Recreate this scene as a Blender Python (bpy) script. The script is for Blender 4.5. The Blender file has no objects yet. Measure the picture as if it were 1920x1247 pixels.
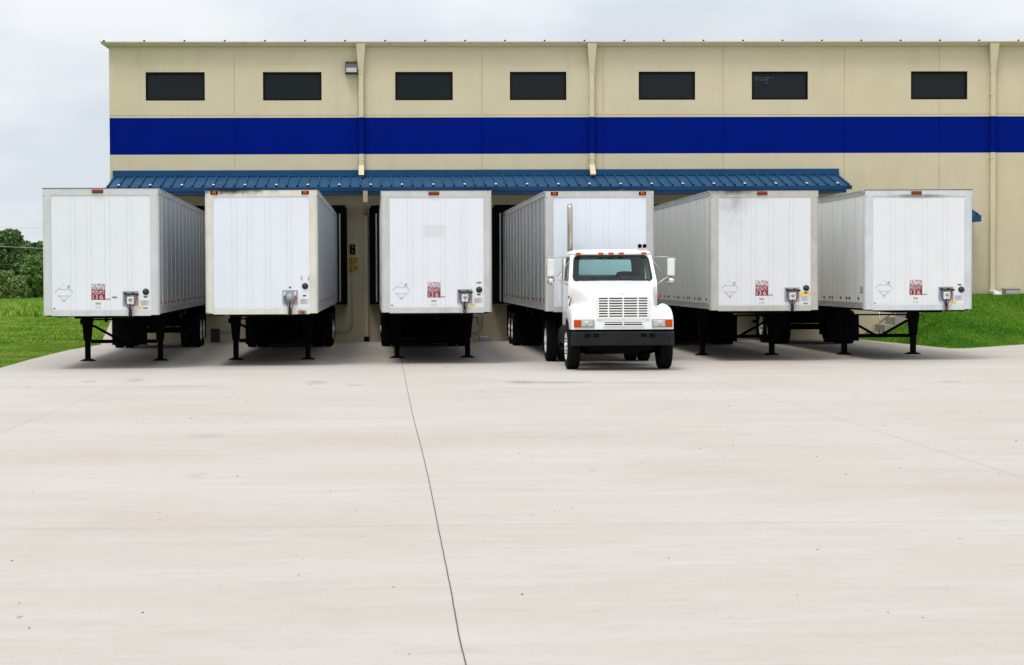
import bpy, math, random
import numpy as np
from mathutils import Vector, Matrix, Euler
random.seed(7)
rng = np.random.default_rng(11)
C = bpy.context.scene.collection
R = math.radians

# ------------------------------------------------------------------ camera
F = 3600.0                      # focal length in pixels of the 1920 px photograph
CAM_Z = 2.06
PITCH, YAW, ROLL = R(1.66), R(1.8), -0.0045
PX0 = 712 + F*math.tan(YAW)     # principal point, column
cam_d = bpy.data.cameras.new("camera")
cam = bpy.data.objects.new("camera", cam_d)
C.objects.link(cam)
cam_d.sensor_width = 36.0
cam_d.lens = F/1920*36.0
cam_d.shift_x = (960-PX0)/1920
cam_d.clip_start = 0.5
cam_d.clip_end = 6000
cam.location = (0, 0, CAM_Z)
RM = Matrix.Rotation(-YAW, 3, 'Z') @ Matrix.Rotation(math.pi/2-PITCH, 3, 'X') @ Matrix.Rotation(ROLL, 3, 'Z')
cam.rotation_euler = RM.to_euler()
bpy.context.scene.camera = cam

def ray(px, py):
    return RM @ Vector(((px-PX0)/F, (623.5-py)/F, -1.0))
def at(px, py, Y):              # point of the photograph on the upright plane at depth Y
    d = ray(px, py); t = Y/d.y
    return Vector((d.x*t, Y, CAM_Z+d.z*t))
def gr(px, py, z=0.0):          # point of the photograph on the ground
    d = ray(px, py); t = (z-CAM_Z)/d.z
    return Vector((d.x*t, d.y*t, z))

# ------------------------------------------------------------------ sky, sun, exposure
SUN_EL, SUN_AZ = R(66), R(-145)    # azimuth clockwise from +Y: behind the camera and to its left
sc = bpy.context.scene
w = bpy.data.worlds.new("World"); sc.world = w; w.use_nodes = True
nt = w.node_tree; nt.nodes.clear()
def N(t, kind, **kw):
    n = t.nodes.new(kind)
    for k, v in kw.items(): setattr(n, k, v)
    return n
wo = N(nt, 'ShaderNodeOutputWorld'); bg = N(nt, 'ShaderNodeBackground'); bg.inputs[1].default_value = 0.1
sky = N(nt, 'ShaderNodeTexSky', sky_type='NISHITA', sun_disc=False)
sky.sun_elevation = SUN_EL; sky.sun_rotation = SUN_AZ
tc = N(nt, 'ShaderNodeTexCoord'); sep = N(nt, 'ShaderNodeSeparateXYZ')
nt.links.new(tc.outputs['Generated'], sep.inputs[0])
mp = N(nt, 'ShaderNodeMapping'); mp.inputs['Scale'].default_value = (1, 1, 2.6)
nt.links.new(tc.outputs['Generated'], mp.inputs[0])
nz = N(nt, 'ShaderNodeTexNoise'); nz.inputs['Scale'].default_value = 5.5; nz.inputs['Detail'].default_value = 6; nz.inputs['Roughness'].default_value = 0.5
nt.links.new(mp.outputs[0], nz.inputs[0])
crr = N(nt, 'ShaderNodeValToRGB')
crr.color_ramp.elements[0].position = 0.38; crr.color_ramp.elements[0].color = (7.3, 7.9, 8.6, 1)
crr.color_ramp.elements[1].position = 0.62; crr.color_ramp.elements[1].color = (9.4, 9.65, 9.95, 1)
nt.links.new(nz.outputs[0], crr.inputs[0])
grad = N(nt, 'ShaderNodeMapRange'); grad.inputs[1].default_value = 0.12; grad.inputs[2].default_value = 1.0
grad.inputs[3].default_value = 1.0; grad.inputs[4].default_value = 2.05      # an overcast sky is brighter overhead
nt.links.new(sep.outputs[2], grad.inputs[0])
vm = N(nt, 'ShaderNodeVectorMath', operation='SCALE')
nt.links.new(crr.outputs[0], vm.inputs[0]); nt.links.new(grad.outputs[0], vm.inputs['Scale'])
mx = N(nt, 'ShaderNodeMix', data_type='RGBA'); mx.inputs[0].default_value = 0.93
nt.links.new(sky.outputs[0], mx.inputs[6]); nt.links.new(vm.outputs[0], mx.inputs[7])
nt.links.new(mx.outputs[2], bg.inputs[0]); nt.links.new(bg.outputs[0], wo.inputs[0])
sd = bpy.data.lights.new("sun", 'SUN'); so = bpy.data.objects.new("sun", sd); C.objects.link(so)
sd.energy = 2.1; sd.angle = R(17); sd.color = (1.0, 0.965, 0.91)
dirv = Vector((math.sin(SUN_AZ)*math.cos(SUN_EL), math.cos(SUN_AZ)*math.cos(SUN_EL), math.sin(SUN_EL)))
so.rotation_euler = dirv.to_track_quat('Z', 'Y').to_euler()
so.location = (-20, -10, 40)
sc.view_settings.view_transform = 'Standard'; sc.view_settings.look = 'None'
sc.view_settings.exposure = -0.02; sc.view_settings.gamma = 1.0
sc.view_settings.use_curve_mapping = False
sc.cycles.max_bounces = 8; sc.cycles.transparent_max_bounces = 16

# ------------------------------------------------------------------ materials
def mat(name, col, rough=0.6, metal=0.0, var=0.0, vscale=4.0, stretch=(1,1,1), bump=0.0, bscale=60.0, dirt=None, spec=0.5, emit=None, coat=0.0):
    m = bpy.data.materials.new(name); m.use_nodes = True
    t = m.node_tree; b = t.nodes['Principled BSDF']
    b.inputs['Base Color'].default_value = (*col, 1); b.inputs['Roughness'].default_value = rough
    b.inputs['Metallic'].default_value = metal; b.inputs['Specular IOR Level'].default_value = spec
    b.inputs['Coat Weight'].default_value = coat
    if emit:
        b.inputs['Emission Color'].default_value = (*emit[0], 1); b.inputs['Emission Strength'].default_value = emit[1]
    L = t.links.new
    co = N(t, 'ShaderNodeTexCoord'); mpp = N(t, 'ShaderNodeMapping'); mpp.inputs['Scale'].default_value = stretch
    L(co.outputs['Object'], mpp.inputs[0])
    last = None
    if var > 0:
        n = N(t, 'ShaderNodeTexNoise'); n.inputs['Scale'].default_value = vscale; n.inputs['Detail'].default_value = 8; n.inputs['Roughness'].default_value = 0.62
        L(mpp.outputs[0], n.inputs[0])
        r = N(t, 'ShaderNodeValToRGB')
        r.color_ramp.elements[0].position = 0.3; r.color_ramp.elements[1].position = 0.7
        r.color_ramp.elements[0].color = (*[c*(1-var) for c in col], 1); r.color_ramp.elements[1].color = (*[min(1, c*(1+var*0.6)) for c in col], 1)
        L(n.outputs[0], r.inputs[0]); last = r.outputs[0]
        rr = N(t, 'ShaderNodeMapRange'); rr.inputs[3].default_value = max(0.03, rough-0.1); rr.inputs[4].default_value = min(1, rough+0.12)
        L(n.outputs[0], rr.inputs[0]); L(rr.outputs[0], b.inputs['Roughness'])
    if dirt:                      # list of (colour, amount, scale, stretch, lo, hi)
        for dc, am, ds, dst, lo, hi in dirt:
            mm = N(t, 'ShaderNodeMapping'); mm.inputs['Scale'].default_value = dst
            mm.inputs['Location'].default_value = (ds*0.37, am*3.1, hi)
            L(co.outputs['Object'], mm.inputs[0])
            n = N(t, 'ShaderNodeTexNoise'); n.inputs['Scale'].default_value = ds; n.inputs['Detail'].default_value = 7; n.inputs['Roughness'].default_value = 0.65
            L(mm.outputs[0], n.inputs[0])
            g = N(t, 'ShaderNodeMapRange'); g.inputs[1].default_value = lo; g.inputs[2].default_value = hi; g.inputs[4].default_value = am
            L(n.outputs[0], g.inputs[0])
            x = N(t, 'ShaderNodeMix', data_type='RGBA'); L(g.outputs[0], x.inputs[0])
            if last: L(last, x.inputs[6])
            else: x.inputs[6].default_value = (*col, 1)
            x.inputs[7].default_value = (*dc, 1); last = x.outputs[2]
    if last: L(last, b.inputs['Base Color'])
    if bump > 0:
        n = N(t, 'ShaderNodeTexNoise'); n.inputs['Scale'].default_value = bscale; n.inputs['Detail'].default_value = 5
        L(co.outputs['Object'], n.inputs[0])
        bp = N(t, 'ShaderNodeBump'); bp.inputs['Strength'].default_value = bump; bp.inputs['Distance'].default_value = 0.01
        L(n.outputs[0], bp.inputs['Height']); L(bp.outputs[0], b.inputs['Normal'])
    m['last'] = 0
    return m

def add_spots(m, spots, stretch=(1, 1, 1), edge=1.6):
    """stains and painted shade with a shape of their own: (colour, amount, centre, radii, softness) ellipsoids with a ragged noise edge"""
    t = m.node_tree; L = t.links.new; b = t.nodes['Principled BSDF']
    co = N(t, 'ShaderNodeTexCoord')
    n = N(t, 'ShaderNodeTexNoise'); n.inputs['Scale'].default_value = 5.0; n.inputs['Detail'].default_value = 8; n.inputs['Roughness'].default_value = 0.7
    sm = N(t, 'ShaderNodeMapping'); sm.inputs['Scale'].default_value = stretch
    L(co.outputs['Object'], sm.inputs[0]); L(sm.outputs[0], n.inputs[0])
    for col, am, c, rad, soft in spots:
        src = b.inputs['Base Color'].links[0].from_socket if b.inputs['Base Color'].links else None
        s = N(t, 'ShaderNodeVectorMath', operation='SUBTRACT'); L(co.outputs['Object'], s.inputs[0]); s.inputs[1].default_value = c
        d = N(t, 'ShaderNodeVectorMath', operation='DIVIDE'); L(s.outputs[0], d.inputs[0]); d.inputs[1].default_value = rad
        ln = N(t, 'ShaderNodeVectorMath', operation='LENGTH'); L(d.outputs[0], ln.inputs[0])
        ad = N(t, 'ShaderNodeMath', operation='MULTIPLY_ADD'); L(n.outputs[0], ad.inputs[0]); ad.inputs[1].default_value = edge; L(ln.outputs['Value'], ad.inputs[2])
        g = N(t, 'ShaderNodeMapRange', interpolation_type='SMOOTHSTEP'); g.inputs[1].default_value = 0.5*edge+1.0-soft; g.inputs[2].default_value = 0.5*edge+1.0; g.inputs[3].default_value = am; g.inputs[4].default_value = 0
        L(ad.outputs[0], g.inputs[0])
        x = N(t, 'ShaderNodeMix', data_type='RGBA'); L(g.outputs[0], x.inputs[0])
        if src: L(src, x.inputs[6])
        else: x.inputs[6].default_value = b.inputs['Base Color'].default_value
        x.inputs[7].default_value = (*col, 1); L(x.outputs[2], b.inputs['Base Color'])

def glass_mat(name, tint, refl=1.0, rough=0.02):
    m = bpy.data.materials.new(name); m.use_nodes = True; t = m.node_tree; t.nodes.clear()
    o = N(t, 'ShaderNodeOutputMaterial'); a = N(t, 'ShaderNodeBsdfTransparent'); a.inputs[0].default_value = (*tint, 1)
    g = N(t, 'ShaderNodeBsdfGlossy'); g.inputs['Roughness'].default_value = rough
    f = N(t, 'ShaderNodeFresnel'); f.inputs[0].default_value = 1.45
    k = N(t, 'ShaderNodeMath', operation='MULTIPLY'); k.inputs[1].default_value = refl
    x = N(t, 'ShaderNodeMixShader'); L = t.links.new
    L(f.outputs[0], k.inputs[0]); L(k.outputs[0], x.inputs[0]); L(a.outputs[0], x.inputs[1]); L(g.outputs[0], x.inputs[2]); L(x.outputs[0], o.inputs[0])
    return m

STUCCO_DIRT = [((0.45, 0.39, 0.25), 0.22, 0.5, (1, 1, 0.5), 0.45, 0.8), ((0.36, 0.31, 0.2), 0.25, 2.0, (2.2, 1, 0.16), 0.55, 0.8)]
M = dict(
    stucco=mat('beige_stucco', (0.585, 0.515, 0.352), 0.9, var=0.05, vscale=1.2, bump=0.35, bscale=90, dirt=STUCCO_DIRT, spec=0.2),
    band=mat('royal_blue_stucco', (0.0003, 0.0092, 0.170), 0.9, var=0.10, vscale=1.0, bump=0.3, bscale=90, spec=0.03),
    trim=mat('beige_painted_metal', (0.60, 0.52, 0.34), 0.5, var=0.06, vscale=2, dirt=[((0.34, 0.28, 0.18), 0.35, 1.5, (3, 3, 0.5), 0.5, 0.8)]),
    blueroof=mat('blue_painted_steel', (0.007, 0.060, 0.140), 0.48, spec=0.28, var=0.12, vscale=1.5, dirt=[((0.06, 0.12, 0.19), 0.4, 1.3, (1, 1, 1), 0.5, 0.85)]),
    bluefascia=mat('blue_fascia_steel', (0.004, 0.055, 0.140), 0.5, var=0.12, vscale=1.5, spec=0.25),
    winframe=mat('dark_bronze_frame', (0.006, 0.005, 0.005), 0.6, spec=0.1),
    pane=mat('dark_tinted_pane', (0.006, 0.009, 0.010), 0.09, spec=0.22),
    rubber=mat('black_foam_fabric', (0.004, 0.004, 0.004), 0.85, var=0.3, vscale=5, spec=0.05),
    alu=mat('aluminium', (0.58, 0.58, 0.57), 0.38, 0.85, var=0.10, vscale=4, stretch=(6, 6, 0.4)),
    steel=mat('galvanised_steel', (0.45, 0.46, 0.46), 0.45, 0.8, var=0.15, vscale=20),
    chrome=mat('chrome', (0.75, 0.75, 0.74), 0.12, 1.0, var=0.05, vscale=8),
    black=mat('black_chassis_paint', (0.003, 0.003, 0.003), 0.75, var=0.4, vscale=6, spec=0.08),
    tyre=mat('tyre_rubber', (0.006, 0.006, 0.006), 0.85, var=0.3, vscale=9, bump=0.3, bscale=70, spec=0.12),
    rim=mat('white_steel_rim', (0.72, 0.71, 0.68), 0.45, var=0.12, vscale=7),
    truck=mat('white_truck_paint', (0.89, 0.89, 0.88), 0.28, var=0.02, vscale=2, coat=0.5, dirt=[((0.66, 0.63, 0.58), 0.16, 3.0, (1, 1, 0.6), 0.55, 0.85)]),
    amber=mat('amber_lens', (0.52, 0.060, 0.003), 0.5, spec=0.1),
    red=mat('red_lens', (0.22, 0.032, 0.010), 0.5, spec=0.15),
    clear=mat('clear_lens', (0.55, 0.57, 0.56), 0.12, 0.6),
    redprint=mat('red_decal', (0.235, 0.008, 0.018), 0.5, var=0.12, vscale=14),
    whiteprint=mat('white_decal', (0.74, 0.76, 0.79), 0.45),
    yellow=mat('yellow_decal', (0.80, 0.60, 0.05), 0.5, var=0.2, vscale=30),
    yellowsign=mat('yellow_sign', (0.62, 0.42, 0.01), 0.55, var=0.15, vscale=20),
    darkprint=mat('dark_print', (0.05, 0.05, 0.07), 0.6),
    rivet=mat('rivet_head', (0.36, 0.37, 0.39), 0.5), greyprint=mat('grey_print', (0.55, 0.56, 0.58), 0.5, var=0.1, vscale=30),
    plate=mat('grey_connector_plate', (0.33, 0.34, 0.35), 0.5, 0.2, var=0.15, vscale=15),
    hose=mat('black_hose', (0.012, 0.012, 0.012), 0.5),
    redhose=mat('red_hose', (0.35, 0.03, 0.03), 0.5),
    bluehose=mat('blue_hose', (0.02, 0.04, 0.2), 0.5),
    rust=mat('rusty_steel', (0.20, 0.085, 0.04), 0.9, var=0.4, vscale=20),
    lineyellow=mat('road_line_yellow', (0.62, 0.30, 0.03), 0.8, dirt=[((0.42, 0.38, 0.33), 0.9, 5.0, (1, 1, 1), 0.42, 0.6)]),
    joint=mat('dark_joint_filler', (0.07, 0.06, 0.055), 0.9),
    paljoint=mat('tooled_joint', (0.27, 0.245, 0.22), 0.9, dirt=[((0.40, 0.37, 0.33), 1.0, 0.35, (1, 1, 1), 0.45, 0.55)]),
    soil=mat('lawn_soil', (0.085, 0.18, 0.014), 0.95, var=0.3, vscale=0.35, dirt=[((0.17, 0.21, 0.035), 0.8, 0.12, (1, 1, 1), 0.45, 0.65)], bump=0.8, bscale=12, spec=0.1),
    step=mat('stair_concrete', (0.34, 0.31, 0.27), 0.9, var=0.15, vscale=6),
    pebble=mat('pebble_stone', (0.10, 0.09, 0.085), 0.9, var=0.4, vscale=30),
    bark=mat('bark', (0.10, 0.075, 0.05), 0.9, var=0.4, vscale=4, bump=0.6, bscale=9),
    cable=mat('cable_sheath', (0.45, 0.46, 0.46), 0.6),
    interior=mat('grey_cab_trim', (0.10, 0.12, 0.12), 0.7, var=0.1),
    dash=mat('dark_dashboard', (0.018, 0.02, 0.022), 0.7, var=0.1),
    stack=mat('weathered_exhaust_steel', (0.50, 0.44, 0.38), 0.35, 0.85, var=0.25, vscale=5, stretch=(1, 1, 0.5), dirt=[((0.30, 0.19, 0.12), 0.7, 2.2, (1, 1, 1), 0.5, 0.7)]),
    lampglass=mat('lamp_glass', (0.26, 0.27, 0.27), 0.3),
    bronze=mat('dark_bronze_housing', (0.022, 0.020, 0.018), 0.5),
    green=mat('green_signal_lens', (0.01, 0.16, 0.05), 0.2), redsig=mat('red_signal_lens', (0.35, 0.02, 0.02), 0.2),
    post=mat('bright_post_aluminium', (0.70, 0.71, 0.71), 0.4, 0.5, var=0.1, vscale=3), soffit=mat('beige_soffit', (0.42, 0.35, 0.21), 0.8, var=0.1),
    siderail=mat('side_rail_aluminium', (0.50, 0.50, 0.485), 0.5, 0.6, var=0.2, vscale=3, stretch=(1, 0.5, 3)),
    roofskin=mat('trailer_roof_skin', (0.5, 0.5, 0.5), 0.5, 0.3, var=0.1),
)
M['windshield'] = glass_mat('teal_glass', (0.60, 0.82, 0.80), 0.9)
M['sideglass'] = glass_mat('side_glass', (0.62, 0.80, 0.78), 0.9)

# concrete of the yard
def concrete():
    m = bpy.data.materials.new('yard_concrete'); m.use_nodes = True; t = m.node_tree; L = t.links.new
    b = t.nodes['Principled BSDF']; b.inputs['Roughness'].default_value = 0.85; b.inputs['Specular IOR Level'].default_value = 0.25
    co = N(t, 'ShaderNodeTexCoord')
    def noise(scale, stretch, det=8, rg=0.6, off=0):
        mm = N(t, 'ShaderNodeMapping'); mm.inputs['Scale'].default_value = stretch; mm.inputs['Location'].default_value = (off, off*1.7, 0)
        L(co.outputs['Object'], mm.inputs[0])
        n = N(t, 'ShaderNodeTexNoise'); n.inputs['Scale'].default_value = scale; n.inputs['Detail'].default_value = det; n.inputs['Roughness'].default_value = rg
        L(mm.outputs[0], n.inputs[0]); return n.outputs[0]
    def ramp(src, lo, hi, a=0.0, bb=1.0):
        g = N(t, 'ShaderNodeMapRange'); g.inputs[1].default_value = lo; g.inputs[2].default_value = hi; g.inputs[3].default_value = a; g.inputs[4].default_value = bb
        L(src, g.inputs[0]); return g.outputs[0]
    def mix(f, a, c, mode='MIX'):
        x = N(t, 'ShaderNodeMix', data_type='RGBA', blend_type=mode)
        if isinstance(f, float): x.inputs[0].default_value = f
        else: L(f, x.inputs[0])
        for s, v in ((6, a), (7, c)):
            if isinstance(v, tuple): x.inputs[s].default_value = (*v, 1)
            else: L(v, x.inputs[s])
        return x.outputs[2]
    col = mix(ramp(noise(0.35, (0.5, 1, 1), 6, 0.6), 0.35, 0.68), (0.410, 0.366, 0.324), (0.440, 0.408, 0.372))
    col = mix(ramp(noise(0.9, (0.33, 1.6, 1), 9, 0.70, 3.0), 0.50, 0.74, 0, 0.65), col, (0.470, 0.448, 0.418))      # pale broom streaks
    col = mix(ramp(noise(0.7, (0.35, 1.2, 1), 9, 0.72, 9.0), 0.52, 0.76, 0, 0.5), col, (0.370, 0.312, 0.270))      # pinkish worn bands
    col = mix(ramp(noise(1.6, (0.45, 1, 1), 9, 0.72, 15.0), 0.60, 0.76, 0, 0.36), col, (0.29, 0.272, 0.25))        # grey scuffs
    col = mix(ramp(noise(3.4, (0.28, 1.5, 1), 9, 0.78, 21.0), 0.52, 0.72, 0, 0.50), col, (0.49, 0.468, 0.440))   # fine pale trowel streaks
    col = mix(ramp(noise(4.0, (0.30, 1.4, 1), 9, 0.78, 27.0), 0.52, 0.72, 0, 0.42), col, (0.305, 0.265, 0.230))   # fine dark trowel streaks
    col = mix(ramp(noise(5.5, (0.7, 1, 1), 9, 0.8, 33.0), 0.50, 0.72, 0, 0.30), col, (0.315, 0.275, 0.238))      # blotchy mottling
    col = mix(ramp(noise(0.22, (0.8, 1, 1), 5, 0.6, 41.0), 0.48, 0.66, 0, 0.30), col, (0.355, 0.305, 0.262))      # broad warm patches
    col = mix(ramp(noise(45, (1, 1, 1), 4, 0.7), 0.35, 0.7, 0, 0.24), col, (0.29, 0.262, 0.235))                   # grain
    col = mix(ramp(noise(11, (1, 1, 1), 3, 0.5, 5.0), 0.72, 0.76, 0, 0.35), col, (0.25, 0.22, 0.2))               # pits and specks
    L(col, b.inputs['Base Color'])
    bp = N(t, 'ShaderNodeBump'); bp.inputs['Strength'].default_value = 0.25; bp.inputs['Distance'].default_value = 0.006
    L(noise(35, (0.5, 1, 1), 6, 0.7), bp.inputs['Height']); L(bp.outputs[0], b.inputs['Normal'])
    return m
M['concrete'] = concrete()
def spot_from_px(x0, x1, y0, y1, col, am, soft):
    a = gr(x0, (y0+y1)/2); b = gr(x1, (y0+y1)/2); f = gr((x0+x1)/2, y1); k = gr((x0+x1)/2, y0)
    c = (a+b)/2
    return (col, am, (c.x, (f.y+k.y)/2, 0), (abs(b.x-a.x)/2*1.05, abs(k.y-f.y)/2*1.3, 1), soft)
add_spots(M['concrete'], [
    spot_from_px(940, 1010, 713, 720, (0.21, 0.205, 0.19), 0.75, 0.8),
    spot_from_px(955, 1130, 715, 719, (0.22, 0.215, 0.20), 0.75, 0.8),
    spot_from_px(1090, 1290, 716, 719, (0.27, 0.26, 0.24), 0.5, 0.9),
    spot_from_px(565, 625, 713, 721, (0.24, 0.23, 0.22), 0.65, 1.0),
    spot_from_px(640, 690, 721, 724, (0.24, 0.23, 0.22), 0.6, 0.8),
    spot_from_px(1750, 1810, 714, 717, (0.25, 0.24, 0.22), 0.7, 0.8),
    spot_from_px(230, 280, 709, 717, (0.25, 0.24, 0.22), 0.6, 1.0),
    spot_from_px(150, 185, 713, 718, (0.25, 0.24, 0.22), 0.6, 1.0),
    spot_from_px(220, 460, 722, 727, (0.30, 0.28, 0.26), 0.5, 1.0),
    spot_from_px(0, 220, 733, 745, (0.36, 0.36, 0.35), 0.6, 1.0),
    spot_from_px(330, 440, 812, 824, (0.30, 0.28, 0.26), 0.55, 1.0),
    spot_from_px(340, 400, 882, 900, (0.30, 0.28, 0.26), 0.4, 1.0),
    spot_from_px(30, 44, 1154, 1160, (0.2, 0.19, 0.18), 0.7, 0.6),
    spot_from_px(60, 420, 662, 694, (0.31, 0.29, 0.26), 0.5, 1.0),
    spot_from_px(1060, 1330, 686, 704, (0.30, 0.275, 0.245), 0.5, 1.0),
    spot_from_px(160, 1000, 643, 684, (0.21, 0.185, 0.15), 0.8, 1.0),  # dock grime darkened to stand in for shade under the trailers
    spot_from_px(1250, 1770, 642, 682, (0.21, 0.185, 0.15), 0.8, 1.0),  # same grime with painted shade, right-hand bays
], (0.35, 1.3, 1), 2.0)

# ------------------------------------------------------------------ mesh builder
class MB:
    def __init__(s): s.v = []; s.f = []; s.m = []; s.s = []
    def quadlist(s, verts, faces, mi=0, smooth=False):
        o = len(s.v); s.v += [tuple(p) for p in verts]
        for f in faces: s.f.append(tuple(o+i for i in f)); s.m.append(mi); s.s.append(smooth)
        return s
    def box(s, x0, x1, y0, y1, z0, z1, mi=0):
        v = [(x0,y0,z0),(x1,y0,z0),(x1,y1,z0),(x0,y1,z0),(x0,y0,z1),(x1,y0,z1),(x1,y1,z1),(x0,y1,z1)]
        return s.quadlist(v, [(0,3,2,1),(4,5,6,7),(0,1,5,4),(1,2,6,5),(2,3,7,6),(3,0,4,7)], mi)
    def cbox(s, x0, x1, y0, y1, z0, z1, c=0.01, mi=0):
        """box with chamfered front edges (facing -y)"""
        v = [(x0,y1,z0),(x1,y1,z0),(x1,y1,z1),(x0,y1,z1), (x0,y0+c,z0),(x1,y0+c,z0),(x1,y0+c,z1),(x0,y0+c,z1),
             (x0+c,y0,z0+c),(x1-c,y0,z0+c),(x1-c,y0,z1-c),(x0+c,y0,z1-c)]
        f = [(3,2,1,0),(8,9,10,11)]
        for i in range(4):
            j = (i+1) % 4
            f += [(i,j,4+j,4+i), (4+i,4+j,8+j,8+i)]
        return s.quadlist(v, f, mi)
    def hexa(s, p, mi=0):
        return s.quadlist(p, [(0,3,2,1),(4,5,6,7),(0,1,5,4),(1,2,6,5),(2,3,7,6),(3,0,4,7)], mi)
    def prism_x(s, prof, x0, x1, mi=0):
        """profile of (y,z) points extruded along x"""
        n = len(prof); v = [(x0,a,b) for a,b in prof]+[(x1,a,b) for a,b in prof]
        f = [tuple(range(n-1,-1,-1)), tuple(range(n,2*n))]+[(i,(i+1)%n,n+(i+1)%n,n+i) for i in range(n)]
        return s.quadlist(v, f, mi)
    def prism_y(s, prof, y0, y1, mi=0):
        n = len(prof); v = [(a,y0,b) for a,b in prof]+[(a,y1,b) for a,b in prof]
        f = [tuple(range(n)), tuple(range(2*n-1,n-1,-1))]+[(i,n+i,n+(i+1)%n,(i+1)%n) for i in range(n)]
        return s.quadlist(v, f, mi)
    def tube(s, pts, r, n=8, mi=0, cap=True):
        pts = [Vector(p) for p in pts]; k = len(pts)
        rs = r if isinstance(r, (list, tuple)) else [r]*k
        rings = []; up = None
        for i, p in enumerate(pts):
            d = (pts[min(i+1,k-1)]-pts[max(i-1,0)]).normalized()
            if up is None: up = Vector((0,0,1)) if abs(d.z) < 0.9 else Vector((1,0,0))
            a = d.cross(up).normalized(); b = a.cross(d).normalized(); up = b
            rings.append([p+(a*math.cos(2*math.pi*j/n)+b*math.sin(2*math.pi*j/n))*rs[i] for j in range(n)])
        v = [q for rg in rings for q in rg]
        f = [(i*n+j, i*n+(j+1)%n, (i+1)*n+(j+1)%n, (i+1)*n+j) for i in range(k-1) for j in range(n)]
        o = len(s.v); s.quadlist(v, f, mi, True)
        if cap:
            s.f.append(tuple(o+j for j in range(n-1,-1,-1))); s.m.append(mi); s.s.append(False)
            s.f.append(tuple(o+(k-1)*n+j for j in range(n))); s.m.append(mi); s.s.append(False)
        return s
    def lathe(s, prof, centre, axis='x', n=28, mi=0, smooth=True):
        """prof: (a, r) along the axis"""
        v = []
        for a, r in prof:
            for j in range(n):
                c, q = r*math.cos(2*math.pi*j/n), r*math.sin(2*math.pi*j/n)
                p = {'x': (a, c, q), 'y': (c, a, q), 'z': (c, q, a)}[axis]
                v.append((p[0]+centre[0], p[1]+centre[1], p[2]+centre[2]))
        k = len(prof)
        f = [(i*n+j, i*n+(j+1)%n, (i+1)*n+(j+1)%n, (i+1)*n+j) for i in range(k-1) for j in range(n)]
        return s.quadlist(v, f, mi, smooth)
    def disc(s, c, r, y=None, n=16, mi=0, rz=None):
        """disc facing -y"""
        v = [(c[0], c[1], c[2])]+[(c[0]+r*math.cos(2*math.pi*j/n), c[1], c[2]+(rz or r)*math.sin(2*math.pi*j/n)) for j in range(n)]
        return s.quadlist(v, [(0, 1+(j+1)%n, 1+j) for j in range(n)], mi)
    def rect(s, x0, x1, y, z0, z1, mi=0):
        return s.quadlist([(x0,y,z0),(x1,y,z0),(x1,y,z1),(x0,y,z1)], [(0,1,2,3)], mi)
    def text(s, body, x0, x1, y, z0, z1, mi=0, flip=None):
        """letters fitted into a rectangle facing -y (or +-x with flip)"""
        vs, fs = letters(body)
        mnx, mxx = min(p[0] for p in vs), max(p[0] for p in vs); mny, mxy = min(p[1] for p in vs), max(p[1] for p in vs)
        out = []
        for p in vs:
            a = x0+(p[0]-mnx)/(mxx-mnx)*(x1-x0); b = z0+(p[1]-mny)/(mxy-mny)*(z1-z0)
            out.append((a, y, b) if flip is None else (y, a, b))
        return s.quadlist(out, fs, mi)
    def mesh(s, name, mats):
        me = bpy.data.meshes.new(name); me.from_pydata(s.v, [], s.f)
        for k in (mats if isinstance(mats, (list, tuple)) else [mats]): me.materials.append(M[k] if isinstance(k, str) else k)
        me.polygons.foreach_set('material_index', s.m); me.polygons.foreach_set('use_smooth', s.s)
        me.update(); return me
    def build(s, name, mats, parent=None, loc=None, label=None):
        o = bpy.data.objects.new(name, s.mesh(name, mats)); C.objects.link(o)
        if parent: o.parent = parent
        if loc: o.location = loc
        if label: o['label'] = label
        return o

_letters = {}
def letters(body):
    if body not in _letters:
        cu = bpy.data.curves.new('lettering', 'FONT'); cu.body = body; cu.size = 1.0; cu.offset = {'CAUTION': 0.018, '53': 0.015}.get(body, -0.010); cu.resolution_u = 3
        ob = bpy.data.objects.new('lettering', cu); C.objects.link(ob)
        bpy.context.view_layer.update()
        me = bpy.data.meshes.new_from_object(ob.evaluated_get(bpy.context.evaluated_depsgraph_get()))
        _letters[body] = ([tuple(v.co) for v in me.vertices], [tuple(p.vertices) for p in me.polygons])
        bpy.data.objects.remove(ob); bpy.data.meshes.remove(me); bpy.data.curves.remove(cu)
    return _letters[body]

def tag(o, label=None, cat=None, group=None, kind=None):
    if label: o['label'] = label
    if cat: o['category'] = cat
    if group: o['group'] = group
    if kind: o['kind'] = kind
    return o
def empty(name, loc=(0,0,0), rz=0, parent=None):
    o = bpy.data.objects.new(name, None); C.objects.link(o); o.location = loc; o.rotation_euler = (0,0,rz)
    o.empty_display_size = 0.3
    if parent: o.parent = parent
    return o
def copy_tree(o, parent=None):
    c = o.copy(); C.objects.link(c)
    if parent: c.parent = parent
    for ch in list(o.children): copy_tree(ch, c)
    return c
def inst(name, me, parent=None, loc=(0,0,0), rz=0):
    o = bpy.data.objects.new(name, me); C.objects.link(o); o.parent = parent; o.location = loc; o.rotation_euler = (0,0,rz); return o

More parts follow.
